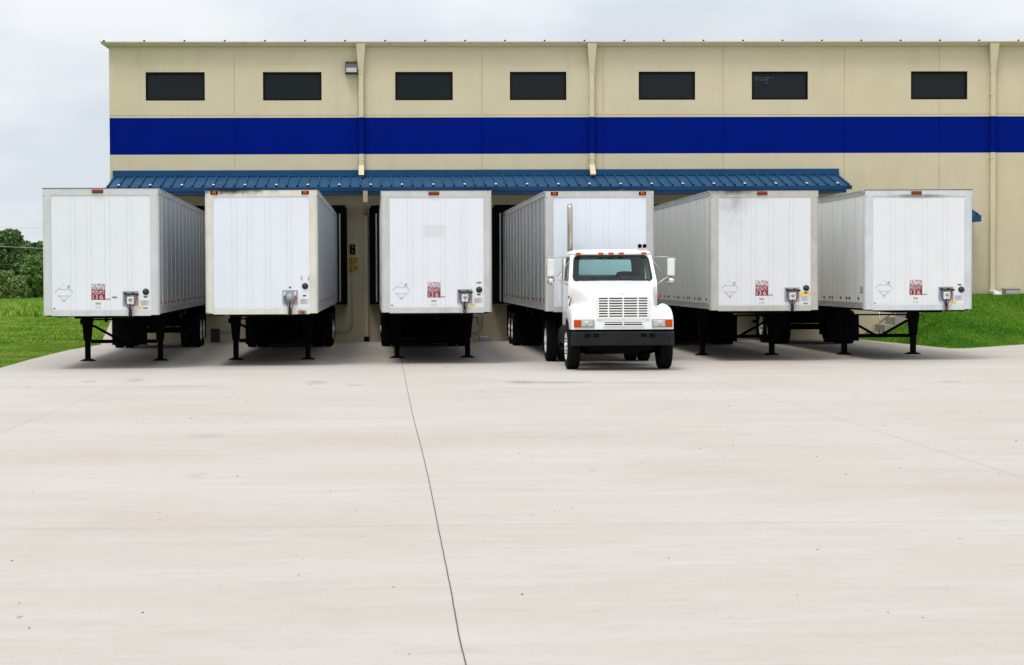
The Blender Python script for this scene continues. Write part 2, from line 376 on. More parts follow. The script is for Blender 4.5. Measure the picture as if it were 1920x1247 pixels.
# ------------------------------------------------------------------ ground
WY = 61.5                                     # depth of the dock wall's face
def sheet(name, pts, z, m, thick=0.0):
    b = MB(); n = len(pts)
    v = [(p[0], p[1], z) for p in pts]; f = [tuple(range(n))]
    if thick:
        v += [(p[0], p[1], z-thick) for p in pts]
        f += [(i, n+i, n+(i+1)%n, (i+1)%n) for i in range(n)]
    b.quadlist(v, f); o = b.build(name, m); o['kind'] = 'structure'; return o
sheet('ground', [(-2500,-300),(2500,-300),(2500,3500),(-2500,3500)], -0.06, 'soil')
BX0 = at(206, 300, WY).x                      # left corner of the building
le = [gr(-260, 790), gr(-60, 712), gr(0, 690), gr(60, 673), gr(130, 656), gr(190, 646)]
re_ = [(15.35, WY+0.05), (15.9, 53.2), (16.3, 53.0), (18.9, 55.8), (24.6, 61.0), (60, 75)]
yard = [(-60,-40)]+[(60,-40)]+list(reversed(re_))+[(BX0-0.3, WY+0.05), (BX0-0.35, WY-1.0)]+[(p.x, p.y) for p in reversed(le)]+[(-60, 22)]
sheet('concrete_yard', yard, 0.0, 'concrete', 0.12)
p1, p2 = gr(192, 637), gr(213, 590)
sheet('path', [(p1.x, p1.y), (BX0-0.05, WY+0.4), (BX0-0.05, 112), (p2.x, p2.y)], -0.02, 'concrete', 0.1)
# joints and painted lines
def strip_y(name, xs, ys, wd, z, m):
    b = MB(); v = []; f = []
    for x, y in zip(xs, ys): v += [(x-wd/2, y, z), (x+wd/2, y, z)]
    for i in range(len(xs)-1): f.append((2*i, 2*i+1, 2*i+3, 2*i+2))
    b.quadlist(v, f); o = b.build(name, m); o['kind'] = 'structure'; return o
pj = [(873,1247),(860,1190),(846,1110),(832,1040),(817,965),(803,895),(790,840),(776,788),(766,742),(759,706),(752,676)]
g = [gr(*p) for p in pj]
ys = np.concatenate([[2.0], np.linspace(g[0].y, g[-1].y, 160), [61.4]])
xs = np.interp(ys, [p.y for p in g], [p.x for p in g]); xs = xs+rng.normal(0, 0.0010, len(xs))
strip_y('pavement_joint', xs, ys, 0.0075, 0.004, 'joint')
for X in (-5.05, 6.6, 12.3):
    strip_y('pavement_joint', [X-0.25, X, X+0.05], [2, 30, 61.4], 0.0045, 0.004, 'paljoint')
for Y in (15.85, 31.0, 46.2):
    b = MB(); b.quadlist([(-40, Y-0.003, 0.0045), (40, Y-0.003, 0.0045), (40, Y+0.003, 0.0045), (-40, Y+0.003, 0.0045)], [(0,1,2,3)])
    b.build('pavement_joint', 'paljoint')['kind'] = 'structure'
for px in (405, 630, 880, 1370, 1591):
    X = at(px, 641, WY-0.4).x
    strip_y('road_marking', [X, X], [55.6, WY-0.5], 0.11, 0.005, 'lineyellow')
strip_y('road_marking', [7.06, 7.06], [55.6, WY-0.5], 0.11, 0.005, 'lineyellow')

# ------------------------------------------------------------------ grass
def bank_h(x, y):
    dl = np.maximum(0, x-(15.35+(61.5-y)/8.3*0.55))
    yf = np.where(x < 16.4, 53.0, np.minimum(53.0+(x-16.3)*1.06, 58.6))      # front edge of the lawn
    fr_ = np.clip((y-yf)/(60.9-yf), 0, 1)
    return np.minimum(0.5*dl, 1.42*fr_)
b = MB()
gx = np.linspace(15.3, 44, 116); gy = np.linspace(52.9, WY+0.1, 40)
GX, GY = np.meshgrid(gx, gy)
GZ = bank_h(GX, GY)+0.02*np.sin(GX*1.7)*np.cos(GY*1.3)-0.035
v = [(GX[i,j], GY[i,j], GZ[i,j]) for i in range(40) for j in range(116)]
f = [(i*116+j, i*116+j+1, (i+1)*116+j+1, (i+1)*116+j) for i in range(39) for j in range(115) if GZ[i:i+2, j:j+2].max() > 0.0]
b.quadlist(v, f, 0, True); tag(b.build('lawn_bank', 'soil'), kind='structure')

def grass_mat():
    m = bpy.data.materials.new('grass_blades'); m.use_nodes = True; t = m.node_tree; L = t.links.new
    b = t.nodes['Principled BSDF']; b.inputs['Roughness'].default_value = 0.55; b.inputs['Specular IOR Level'].default_value = 0.2
    a = N(t, 'ShaderNodeAttribute', attribute_name='tone'); co = N(t, 'ShaderNodeTexCoord')
    n = N(t, 'ShaderNodeTexNoise'); n.inputs['Scale'].default_value = 0.45; n.inputs['Detail'].default_value = 5; L(co.outputs['Object'], n.inputs[0])
    ad = N(t, 'ShaderNodeMath', operation='MULTIPLY_ADD'); L(a.outputs['Fac'], ad.inputs[0]); ad.inputs[1].default_value = 0.30; L(n.outputs[0], ad.inputs[2])
    r = N(t, 'ShaderNodeValToRGB'); L(ad.outputs[0], r.inputs[0])
    e = r.color_ramp.elements; e[0].position = 0.38; e[0].color = (0.050, 0.185, 0.006, 1); e[1].position = 0.84; e[1].color = (0.33, 0.36, 0.07, 1)
    k = e.new(0.60); k.color = (0.125, 0.295, 0.012, 1)
    L(r.outputs[0], b.inputs['Base Color'])
    return m
M['grass'] = grass_mat()
M['lush'] = grass_mat()
for e_, c_ in zip([n_ for n_ in M['lush'].node_tree.nodes if n_.type == 'VALTORGB'][0].color_ramp.elements, ((0.034, 0.150, 0.004, 1), (0.072, 0.225, 0.007, 1), (0.17, 0.30, 0.025, 1))): e_.color = c_
def blades(name, P, hgt, wid, label=None, mk='grass'):
    n = len(P); ang = rng.uniform(0, 2*math.pi, n); h = hgt*rng.uniform(0.5, 1.25, n); ww = wid*rng.uniform(0.6, 1.3, n)
    lean = rng.normal(0, 0.45, (n, 2))*h[:, None]
    V = np.zeros((n, 3, 3)); cx, sy = np.cos(ang)*ww, np.sin(ang)*ww
    V[:,0] = P; V[:,1] = P; V[:,2] = P
    V[:,0,0] -= cx; V[:,0,1] -= sy; V[:,1,0] += cx; V[:,1,1] += sy
    V[:,2,0] += lean[:,0]; V[:,2,1] += lean[:,1]; V[:,2,2] += h
    me = bpy.data.meshes.new(name); me.vertices.add(3*n); me.vertices.foreach_set('co', V.ravel())
    me.loops.add(3*n); me.loops.foreach_set('vertex_index', np.arange(3*n, dtype=np.int32))
    me.polygons.add(n); me.polygons.foreach_set('loop_start', np.arange(0, 3*n, 3, dtype=np.int32))
    at_ = me.attributes.new('tone', 'FLOAT', 'POINT'); at_.data.foreach_set('value', np.repeat(rng.uniform(0, 1, n), 3).astype(np.float32))
    me.materials.append(M[mk]); me.update(); me.validate()
    o = bpy.data.objects.new(name, me); C.objects.link(o); o['kind'] = 'stuff'
    if label: o['label'] = label
    return o
# left lawn: between the yard's edge and the field
lex = [p.y for p in le]+[WY+0.5, 120]; lexx = [p.x for p in le]+[BX0-0.4, BX0-0.4]
def left_points(n, y0, y1, w0, w1):
    y = y0+(y1-y0)*rng.uniform(0, 1, n)**0.9
    edge = np.interp(y, lex, lexx)
    pe = np.where(y > p1.y, np.interp(y, [p1.y, p2.y], [p1.x, p2.x]), edge)
    x = np.minimum(edge, pe)-0.02-(w0+(w1-w0)*(y-y0)/(y1-y0))*rng.uniform(0, 1, n)**1.15
    z = -0.055+0.03*np.sin(x*0.9)*np.sin(y*0.5)
    return np.stack([x, y, z], 1)
tag(blades('grass', np.concatenate([left_points(260000, 36, 64, 5, 7)]), 0.045, 0.012), 'mown green lawn along the left edge of the concrete yard', 'grass')
tag(blades('grass', left_points(120000, 62, 106, 7, 14), 0.07, 0.025), 'long rough field grass behind the left lawn', 'grass')
tag(blades('grass', left_points(70000, 106, 205, 12, 40), 0.38, 0.06), 'distant field grass in front of the trees', 'grass')
n = 230000
x = 15.3+rng.uniform(0, 1, n)*9.5; y = 52.9+rng.uniform(0, 1, n)*(WY-52.95)
hh = bank_h(x, y); ok = (hh > 0.004) & ~((y > 60.25) & (x < 17.4))
x, y, hh = x[ok], y[ok], hh[ok]
tag(blades('grass', np.stack([x, y, hh-0.03], 1), 0.055, 0.013, mk='lush'), 'bright green lawn on the bank at the right end of the dock wall', 'grass')

# ------------------------------------------------------------------ warehouse
B = tag(empty('warehouse', (0, WY, 0)), 'beige stucco warehouse with a royal blue band above its loading docks', 'warehouse')
def wx(px, py=250): return at(px, py, WY).x
def wz(py, px=960): return at(px, py, WY).z
X0, X1 = BX0, 34.0
ZE = wz(86)                                    # underside of the gutter / top of wall
ZT, ZB_ = wz(220), wz(288.5)                   # the blue band
JX = [wx(440), wx(672), wx(904), wx(1131), wx(1356), wx(1583), wx(1761), wx(1761)+3.9, wx(1761)+7.8]
zwt = sum(at(a, bb, WY).z for a, bb in ((330,133),(548,135),(795,135.5),(1010,136),(1250,136),(1462,134),(1760,132)))/7
zwb = sum(at(a, bb, WY).z for a, bb in ((330,187),(548,188),(795,189),(1010,189),(1250,188.5),(1462,187),(1760,185.5)))/7
WIN = [(wx(a,160), wx(bb,160)) for a, bb in ((273,384),(493,603),(741,849),(956,1062),(1197.5,1303.5),(1409.5,1515),(1708,1814))]
G = 0.011                                      # half joint width
def wallrow(b, z0, z1, holes=()):
    cols = [X0]+JX+[X1]
    for a, c in zip(cols[:-1], cols[1:]):
        a_ = a+(G if a != X0 else 0); c_ = c-(G if c != X1 else 0)
        hs = [h for h in holes if h[1] > a_ and h[0] < c_]
        cur = a_
        for h in hs:
            h0, h1 = max(h[0], a_), min(h[1], c_)
            if h0 > cur: b.box(cur, h0, 0, 0.12, z0, z1)
            b.box(h0, h1, 0, 0.12, z0, h[2]); b.box(h0, h1, 0, 0.12, h[3], z1)
            cur = h1
        if cur < c_: b.box(cur, c_, 0, 0.12, z0, z1)
def groove(b, z0, z1, skip=()):
    for x in JX:
        if any(h[0] < x < h[1] for h in skip):
            h = [h for h in skip if h[0] < x < h[1]][0]
            b.box(x-G, x+G, 0.014, 0.12, z0, h[2]); b.box(x-G, x+G, 0.014, 0.12, h[3], z1)
        else: b.box(x-G, x+G, 0.014, 0.12, z0, z1)
holes = [(a, c, zwb, zwt) for a, c in WIN]
wb = MB()
ZJ = ZT+0.075
wallrow(wb, ZJ+0.012, ZE, holes); groove(wb, ZJ+0.012, ZE, holes)
wb.box(X0, X1, 0.014, 0.12, ZJ-0.012, ZJ+0.012)
wb.box(X0, X1, -0.012, 0.12, ZT, ZJ-0.012)     # thin raised sill over the band
wallrow(wb, 0, ZB_); groove(wb, 0, ZB_)
wb.box(X0, X0+0.12, 0.12, 40, 0, ZE); wb.box(X1-0.12, X1, 0.12, 40, 0, ZE); wb.box(X0+0.12, X1-0.12, 39.88, 40, 0, ZE)
wb.build('wall', 'stucco', B)
bb_ = MB(); wallrow(bb_, ZB_, ZT); groove(bb_, ZB_, ZT)
bb_.build('blue_band', 'band', B)
for (a, c) in WIN:
    wn = MB(); t = 0.062
    wn.box(a, a+t, 0.035, 0.115, zwb, zwt); wn.box(c-t, c, 0.035, 0.115, zwb, zwt)
    wn.box(a+t, c-t, 0.035, 0.115, zwb, zwb+t); wn.box(a+t, c-t, 0.035, 0.115, zwt-t*1.2, zwt)
    fo = wn.build('window', 'winframe', B)
    MB().box(a+t, c-t, 0.075, 0.095, zwb+t, zwt-t*1.2).build('pane', 'pane', fo)
    if abs(a-WIN[5][0]) < 1e-6:                # torn blind slats as thin strips on the glass
        sl = MB(); zz = zwt-0.20
        for k, (u0, u1) in enumerate(((0.05,0.18),(0.22,0.34),(0.37,0.40),(0.06,0.11),(0.15,0.30),(0.25,0.31))):
            z0 = zz-(0 if k < 3 else 0.07 if k < 5 else 0.16); sl.box(a+(c-a)*u0, a+(c-a)*u1, 0.0735, 0.0748, z0, z0+0.012)
        sl.build('blind_slats', 'interior', fo)
# roof with standing ribs, and the gutter
GT = wz(79.5); GY0 = -0.30
rb = MB()
rl = X0-0.22
rb.hexa([(rl,GY0+0.05,GT-0.06),(X1,GY0+0.05,GT-0.06),(X1,40,GT+0.9),(rl,40,GT+0.9),(rl,GY0+0.05,GT-0.035),(X1,GY0+0.05,GT-0.035),(X1,40,GT+0.93),(rl,40,GT+0.93)])
x = rl+0.10; i = 0
while x < X1:
    h = 0.075 if i % 2 == 0 else 0.055
    rb.hexa([(x-0.03,GY0+0.06,GT-0.034),(x+0.03,GY0+0.06,GT-0.034),(x+0.03,40,GT+0.93),(x-0.03,40,GT+0.93),(x-0.015,GY0+0.06,GT-0.034+h),(x+0.015,GY0+0.06,GT-0.034+h),(x+0.015,40,GT+0.93+h),(x-0.015,40,GT+0.93+h)], 0)
    rb.box(x-0.03, x+0.03, GY0+0.045, GY0+0.058, GT-0.03, GT+0.05 if i % 2 == 0 else GT+0.025, 1 if i % 2 == 0 else 2)
    x += 0.635; i += 1
rb.build('roof', ['trim', 'winframe', 'rim'], B)
gb = MB()
gprof = [(-0.002,ZE-0.02),(-0.10,ZE-0.02),(-0.16,ZE+0.01),(-0.245,GT-0.035),(-0.30,GT-0.03),(-0.30,GT),(-0.27,GT),(-0.25,GT-0.02),(-0.002,GT-0.06)]
gb.prism_x(gprof, X0-0.06, X1)
gb.hexa([(X0-0.10,-0.10,ZE-0.02),(X0-0.062,-0.10,ZE-0.02),(X0-0.062,0.3,ZE-0.02),(X0-0.10,0.3,ZE-0.02),(X0-0.25,-0.30,GT),(X0-0.062,-0.30,GT),(X0-0.062,0.3,GT),(X0-0.25,0.3,GT)])
gb.build('gutter', 'trim', B)
# downspouts with tapered conductor heads
CZ_WALL = wz(331)                               # canopy roof at the wall
def downspout(px, pyend, kick=True):
    x = wx(px, 200); d = MB()
    d.hexa([(x-0.075,-0.145,wz(136)),(x+0.075,-0.145,wz(136)),(x+0.075,-0.02,wz(136)),(x-0.075,-0.02,wz(136)),
            (x-0.15,-0.285,GT-0.05),(x+0.15,-0.285,GT-0.05),(x+0.15,-0.02,GT-0.05),(x-0.15,-0.02,GT-0.05)])
    d.box(x-0.085, x+0.085, -0.155, -0.013, wz(139), wz(136)-0.002)
    ze = wz(pyend)
    d.box(x-0.075, x+0.075, -0.145, -0.02, ZT, wz(139))
    d.box(x-0.075, x+0.075, -0.145, -0.02, ZB_, ZT, 1)
    d.box(x-0.075, x+0.075, -0.145, -0.02, ze, ZB_)
    if kick:
        d.hexa([(x-0.085,-0.52,ze-0.30),(x+0.085,-0.52,ze-0.30),(x+0.085,-0.38,ze-0.36),(x-0.085,-0.38,ze-0.36),
                (x-0.085,-0.16,ze+0.02),(x+0.085,-0.16,ze+0.02),(x+0.085,-0.01,ze+0.02),(x-0.085,-0.01,ze+0.02)])
    for z in (wz(180), wz(300)): d.box(x-0.10, x+0.10, -0.15, -0.015, z, z+0.03)
    d.build('downspout', ['trim', 'band'], B)
downspout(677, 311); downspout(1109, 311); downspout(1860, 552, False)

# the dock canopy
CY = -1.75
cyl = WY+CY
xl0, xl1 = wx(212, 325), wx(1572, 322)
xf0, xf1 = at(197, 350, cyl).x, at(1597, 348, cyl).x
zr, zf = wz(330), at(960, 349.5, cyl).z
zfb = at(960, 357, cyl).z
cn = empty('canopy', (0,0,0), 0, B)
fl = MB(); fl.cbox(xl0, xl1, -0.10, -0.002, wz(330), wz(318), 0.015); fl.box(xl0, xl1, -0.13, -0.101, wz(330), wz(330)+0.05)
fl.build('wall_flashing', 'bluefascia', cn)
def canopy_roof(name_parent, a0, a1, zr, zf, CY, y_in=-0.06):
    p = MB()
    p.hexa([(a0,CY,zf-0.03),(a1,CY,zf-0.03),(a1,y_in,zr-0.03),(a0,y_in,zr-0.03),(a0,CY,zf),(a1,CY,zf),(a1,y_in,zr),(a0,y_in,zr)])
    x = a0+0.06; i = 0
    while x < a1:
        p.hexa([(x-0.032,CY-0.01,zf+0.001),(x+0.032,CY-0.01,zf+0.001),(x+0.032,y_in,zr+0.001),(x-0.032,y_in,zr+0.001),
                (x-0.017,CY-0.01,zf+0.062),(x+0.017,CY-0.01,zf+0.062),(x+0.017,y_in,zr+0.062),(x-0.017,y_in,zr+0.062)])
        p.quadlist([(x-0.031,CY-0.014,zf+0.002),(x+0.031,CY-0.014,zf+0.002),(x+0.017,CY-0.014,zf+0.06),(x-0.017,CY-0.014,zf+0.06)], [(0,1,2,3)], 1)
        if i % 3 == 1:     # bright fastener saddle on every third rib
            p.hexa([(x-0.035,CY+0.02,zf+0.064),(x+0.035,CY+0.02,zf+0.064),(x+0.035,CY+0.16,zf+0.095),(x-0.035,CY+0.16,zf+0.095),
                    (x-0.03,CY+0.02,zf+0.075),(x+0.03,CY+0.02,zf+0.075),(x+0.03,CY+0.16,zf+0.106),(x-0.03,CY+0.16,zf+0.106)], 2)
        x += 0.325; i += 1
    return p.build('roof_panel', ['blueroof', 'winframe', 'rim'], name_parent)
canopy_roof(cn, xf0+0.02, xf1-0.02, zr, zf, CY)
fa = MB()
fa.prism_x([(CY-0.02,zf-0.004),(CY-0.06,zf-0.004),(CY-0.06,zf-0.03),(CY-0.03,zfb+0.02),(CY-0.03,zfb),(CY+0.06,zfb),(CY+0.06,zf-0.04)], xf0, xf1)
fa.box(xf0+0.15, xf1-0.15, CY+0.061, CY+0.20, zfb-0.10, zf-0.04)
fa.hexa([(xf0,CY+0.062,zfb),(xf0+0.05,CY+0.062,zfb),(xf0+0.05,-0.1,zfb+0.1),(xf0,-0.1,zfb+0.1),(xf0,CY+0.062,zf-0.035),(xf0+0.05,CY+0.062,zf-0.035),(xf0+0.05,-0.1,zr-0.035),(xf0,-0.1,zr-0.035)])
fa.hexa([(xf1-0.05,CY+0.062,zfb),(xf1,CY+0.062,zfb),(xf1,-0.1,zfb+0.1),(xf1-0.05,-0.1,zfb+0.1),(xf1-0.05,CY+0.062,zf-0.035),(xf1,CY+0.062,zf-0.035),(xf1,-0.1,zr-0.035),(xf1-0.05,-0.1,zr-0.035)])
fa.build('fascia', 'bluefascia', cn)
MB().box(xf0+0.16, xf1-0.16, CY+0.21, -0.01, zfb-0.07, zfb-0.05).build('soffit', 'soffit', cn)
for px in (685, 1166):                          # canopy drain: elbow back to the wall, then a pipe down it
    x = at(px, 366, cyl).x; d = MB()
    zt, zb = zfb-0.005, at(960, 378, cyl).z
    d.hexa([(x-0.07,CY+0.02,zb),(x+0.07,CY+0.02,zb),(x+0.07,CY+0.16,zb),(x-0.07,CY+0.16,zb),(x-0.07,CY-0.11,zt+0.0),(x+0.07,CY-0.11,zt+0.0),(x+0.07,CY-0.035,zt),(x-0.07,CY-0.035,zt)])
    d.hexa([(x-0.06,-0.15,zb-0.35),(x+0.06,-0.15,zb-0.35),(x+0.06,-0.02,zb-0.35),(x-0.06,-0.02,zb-0.35),(x-0.06,CY+0.03,zb-0.002),(x+0.06,CY+0.03,zb-0.002),(x+0.06,CY+0.15,zb-0.002),(x-0.06,CY+0.15,zb-0.002)])
    d.box(x-0.06, x+0.06, -0.15, -0.02, 0.16, zb-0.352)
    d.box(x-0.08, x+0.08, -0.19, -0.01, 0.012, 0.16, 1)
    d.build('drain_pipe', ['trim', 'black'], B)
# small canopy and door further right
cs = empty('canopy', (0,0,0), 0, B)
sx1 = at(1838, 405, WY-1.2).x; sx0 = sx1-2.1; szf, szr = at(1838, 403, WY-1.2).z, wz(393)
canopy_roof(cs, sx0, sx1, szr, szf, -1.2)
ff = MB(); ff.box(sx0-0.02, sx1+0.02, -1.25, -1.18, szf-0.21, szf-0.004); ff.box(sx0-0.02, sx0+0.04, -1.178, -0.01, szf-0.21, szf-0.032); ff.box(sx1-0.04, sx1+0.02, -1.178, -0.01, szf-0.21, szf-0.032)
ff.build('fascia', 'bluefascia', cs)
dr = MB(); dr.box(sx0+0.5, sx1-0.5, -0.03, -0.002, 1.40, 3.55); dro = dr.build('door', 'bluefascia', B)
MB().tube([(sx0+0.65,-0.07,2.4),(sx0+0.78,-0.07,2.4)], 0.015).build('handle', 'steel', dro)
# dock shelters and doors
BAYS = [wx((a+c)/2, 500) for a, c in ((206,440),(440,672),(672,904),(904,1131),(1131,1356),(1356,1583))]
for x in BAYS:
    s = MB(); zt = 4.22; zb = 1.20
    for q in (-1, 1):
        xa, xb = sorted((x+q*1.62, x+q*1.34))
        s.box(xa, xb, -0.62, -0.002, zb, zt)
        xa, xb = sorted((x+q*1.338, x+q*1.06)); s.box(xa, xb, -0.62, -0.56, zb, zt-0.02, 0)
    s.hexa([(x-1.62,-0.62,zt-0.02+0.022),(x+1.62,-0.62,zt+0.002),(x+1.62,-0.002,zt+0.002),(x-1.62,-0.002,zt+0.002),(x-1.55,-0.60,zt+0.06),(x+1.55,-0.60,zt+0.06),(x+1.55,-0.002,zt+0.14),(x-1.55,-0.002,zt+0.14)])
    s.box(x-1.338, x+1.338, -0.6, -0.5, zt-0.65, zt)
    so_ = s.build('dock_shelter', 'rubber', B)
    for q in (-1, 1):
        for dx, hw_ in ((1.40, 0.02), (1.30, 0.012)):
            MB().box(x+q*dx-hw_, x+q*dx+hw_, -0.64, -0.622, zb+0.08, zt-0.15).build('guard_strip', 'steel', so_)
    dd = MB(); dd.box(x-1.22, x+1.22, -0.025, -0.004, 1.22, 4.2)
    for k in range(1, 6): dd.box(x-1.22, x+1.22, -0.033, -0.026, 1.22+k*0.5, 1.26+k*0.5)
    dd.build('dock_door', 'bronze', B)
    for q in (-1, 1): MB().box(x+q*0.8-0.13, x+q*0.8+0.13, -0.15, -0.002, 0.75, 1.15).build('dock_bumper', 'rubber', B)
    MB().box(x-1.0, x+1.0, -0.09, -0.002, 1.152, 1.215).build('dock_lip', 'rubber', B)

# things fixed to the wall
def wall_thing(name, px, py, Y=WY): p = at(px, py, Y); return empty(name, (p.x, WY, p.z))
L_ = tag(wall_thing('wall_lamp', 659, 128), 'dark bronze floodlight high on the wall beside the downspout', 'lamp')
h = MB(); h.prism_x([(-0.002,-0.20),(-0.22,-0.20),(-0.27,-0.16),(-0.10,0.17),(-0.10,0.19),(-0.002,0.19)], -0.20, 0.20)
h.box(-0.19, 0.19, -0.12, -0.101, 0.02, 0.19); h.box(-0.14, -0.08, -0.06, -0.004, 0.192, 0.215); h.box(0.08, 0.14, -0.06, -0.004, 0.192, 0.215)
h.build('housing', 'bronze', L_)
h = MB(); h.quadlist([(-0.16,-0.268,-0.150),(0.16,-0.268,-0.150),(0.16,-0.195,-0.005),(-0.16,-0.195,-0.005)], [(0,1,2,3)])
h.build('lens', 'lampglass', L_)
def signal(px, py, label):
    s = tag(wall_thing('dock_signal', px, py), label, 'signal light')
    h = MB(); h.cbox(-0.085, 0.085, -0.09, -0.002, -0.155, 0.155, 0.012); h.build('housing', 'black', s)
    for z, k in ((0.075, 'redsig'), (-0.075, 'green')):
        l = MB(); l.lathe([(-0.092,0.052),(-0.115,0.050),(-0.125,0.03),(-0.128,0.0)], (0,0,z), 'y', 16); l.build('lens', k, s)
    for z in (0.075, -0.075):
        v_ = MB()
        for k in range(7):
            a0, a1 = math.pi*k/7, math.pi*(k+1)/7
            v_.quadlist([(0.062*math.cos(a0),-0.092,z+0.062*math.sin(a0)),(0.062*math.cos(a1),-0.092,z+0.062*math.sin(a1)),(0.062*math.cos(a1),-0.14,z+0.062*math.sin(a1)),(0.062*math.cos(a0),-0.14,z+0.062*math.sin(a0))], [(0,1,2,3)])
        v_.build('visor', 'black', s)
    return s
signal(661, 467.5, 'red and green dock signal light above the yellow notice')
sg = tag(wall_thing('dock_notice', 662, 497), 'yellow notice plates with dark print under the dock signal light', 'sign')
h = MB(); h.box(-0.175, 0.175, -0.012, -0.002, 0.005, 0.26, 0); h.box(-0.175, 0.175, -0.012, -0.002, -0.26, -0.005, 0)
for z0, wds in ((0.20,(-0.13,-0.02,0.02,0.14)),(0.145,(-0.14,0.0,0.03,0.12)),(0.09,(-0.12,-0.03,0.0,0.13)),(0.04,(-0.14,0.05)),(-0.06,(-0.13,-0.02,0.01,0.13)),(-0.11,(-0.14,-0.05,-0.02,0.14)),(-0.165,(-0.12,0.04,0.06,0.13)),(-0.215,(-0.13,0.0))):
    for a, c in zip(wds[::2], wds[1::2]): h.rect(a, c, -0.0135, z0, z0+0.028, 1)
h.build('plate', ['yellowsign', 'darkprint'], sg)
def conduit(pts, label, box=True):
    o = tag(empty('conduit', (pts[0][0], WY, 0)), label, 'conduit')
    ox = pts[0][0]
    MB().tube([(p[0]-ox, -0.05, p[1]) for p in pts], 0.016, 8).build('pipe', 'steel', o)
    e = pts[-1]; MB().cbox(e[0]-ox-0.14, e[0]-ox+0.14, -0.16, -0.002, e[1]-0.42, e[1]+0.1, 0.012).build('junction_box', 'bronze', o)
zc = wz(622, 650)
def bend(x, z0, zc, x1, r=0.28, s=-1):
    pts = [(x, z0), (x, zc+r)]
    for k in range(1, 6):
        a = k*math.pi/10; pts.append((x+s*r*(1-math.cos(a)), zc+r*(1-math.sin(a))))
    return pts+[(x1, zc)]
conduit(bend(wx(660.5, 560), wz(482, 660), zc, wx(617, 620)), 'thin grey conduit below the yellow notice bending left to a box')
conduit(bend(wx(904, 600), wz(565, 900), wz(622, 900), wx(872, 620)), 'thin grey conduit bending left between the third and fourth trailers')
conduit(bend(wx(440, 600), wz(480, 440), wz(622, 440), wx(404, 620)), 'thin grey conduit bending left between the first and second trailers')
ub = tag(empty('utility_box', (wx(908,634), WY, 0)), 'low grey box at the wall foot right of the third trailer', 'utility box')
h = MB(); h.cbox(-0.16, 0.16, -0.28, -0.03, 0.02, 0.16, 0.02); h.box(-0.19, 0.19, -0.30, -0.02, 0.0, 0.018); h.build('cover', 'steel', ub)
p = at(1866, 559, WY-0.4); spb = tag(empty('splash_block', (p.x, WY-0.35, 1.40)), 'small pale splash block under the right downspout', 'splash block')
h = MB(); h.hexa([(-0.13,-0.3,0),(0.13,-0.3,0),(0.12,0.25,0),(-0.12,0.25,0),(-0.11,-0.3,0.05),(0.11,-0.3,0.05),(0.11,0.25,0.16),(-0.11,0.25,0.16)]); h.box(-0.135,-0.11,-0.31,0.2,0.0,0.13); h.box(0.112,0.135,-0.31,0.2,0.0,0.13); h.build('basin', 'rim', spb)
p = at(1898, 558, WY-0.4); eb = tag(empty('electrical_box', (p.x, WY-0.3, 1.40)), 'grey metal box at the foot of the wall on the right lawn', 'utility box')
h = MB(); h.cbox(-0.24, 0.24, -0.18, 0.18, 0, 0.18, 0.02); h.box(-0.26, 0.26, -0.20, 0.2, 0.182, 0.205); h.build('cabinet', 'steel', eb)
# stairs with a handrail along the wall
stx = wx(1622, 630); sto = tag(empty('concrete_stairs', (stx, WY-1.15, 0)), 'concrete steps climbing along the wall behind the rightmost trailer', 'stairs')
st = MB()
for k in range(6): st.box(k*0.33, (k+1)*0.33 if k < 5 else 2.9, 0, 1.13, 0.0, 0.236*(k+1))
st.build('flight', 'step', sto)
hr = MB()
for k in (0, 3, 6): hr.tube([(0.16+k*0.33, -0.03, 0.0), (0.16+k*0.33, -0.03, 0.236*k+1.0)], 0.022)
for dz in (1.0, 0.55): hr.tube([(0.16, -0.03, dz), (0.16+6*0.33, -0.03, dz+0.236*6), (2.7, -0.03, dz+0.236*6)], 0.022)
hr.build('handrail', 'steel', sto)

# ------------------------------------------------------------------ wheels (meshes shared by every vehicle)
def tyre_mesh(R0=0.50, wd=0.27):
    b = MB(); h = wd/2
    b.lathe([(-h*0.75,R0*0.57),(-h*0.98,R0*0.64),(-h*1.02,R0*0.80),(-h*0.93,R0*0.94),(-h*0.80,R0*0.99),(-h*0.5,R0),(-h*0.47,R0-0.012),(-h*0.40,R0-0.012),(-h*0.37,R0),
             (-h*0.05,R0),(-h*0.03,R0-0.012),(h*0.03,R0-0.012),(h*0.05,R0),(h*0.37,R0),(h*0.40,R0-0.012),(h*0.47,R0-0.012),(h*0.5,R0),(h*0.80,R0*0.99),(h*0.93,R0*0.94),(h*1.02,R0*0.80),(h*0.98,R0*0.64),(h*0.75,R0*0.57)], (0,0,0), 'x', 40)
    return b.mesh('tyre', 'tyre')
def rim_mesh(side, R0=0.50, wd=0.27, deep=0.03, hub=0.09, bolts=True):
    """side -1: face towards -x"""
    b = MB(); h = wd/2; s = side
    pr = [(s*h*0.95,R0*0.60),(s*h*1.0,R0*0.575),(s*h*0.80,R0*0.54),(s*(h*0.8-deep),R0*0.46),(s*(h*0.8-deep),R0*0.24),(s*(h*0.8-deep+hub*0.4),R0*0.22),(s*(h*0.8-deep+hub),R0*0.19),(s*(h*0.8-deep+hub+0.01),0.0)]
    b.lathe(pr if s > 0 else pr[::-1], (0,0,0), 'x', 28)
    if bolts:
        for k in range(10):
            a = 2*math.pi*k/10
            b.tube([(s*(h*0.8-deep),R0*0.33*math.cos(a),R0*0.33*math.sin(a)),(s*(h*0.8-deep+0.05),R0*0.33*math.cos(a),R0*0.33*math.sin(a))], 0.014, 6, 1)
    return b.mesh('rim', ['rim', 'black'])
TY = tyre_mesh(); RIM = {s: rim_mesh(s, deep=0.08, hub=0.12) for s in (-1, 1)}
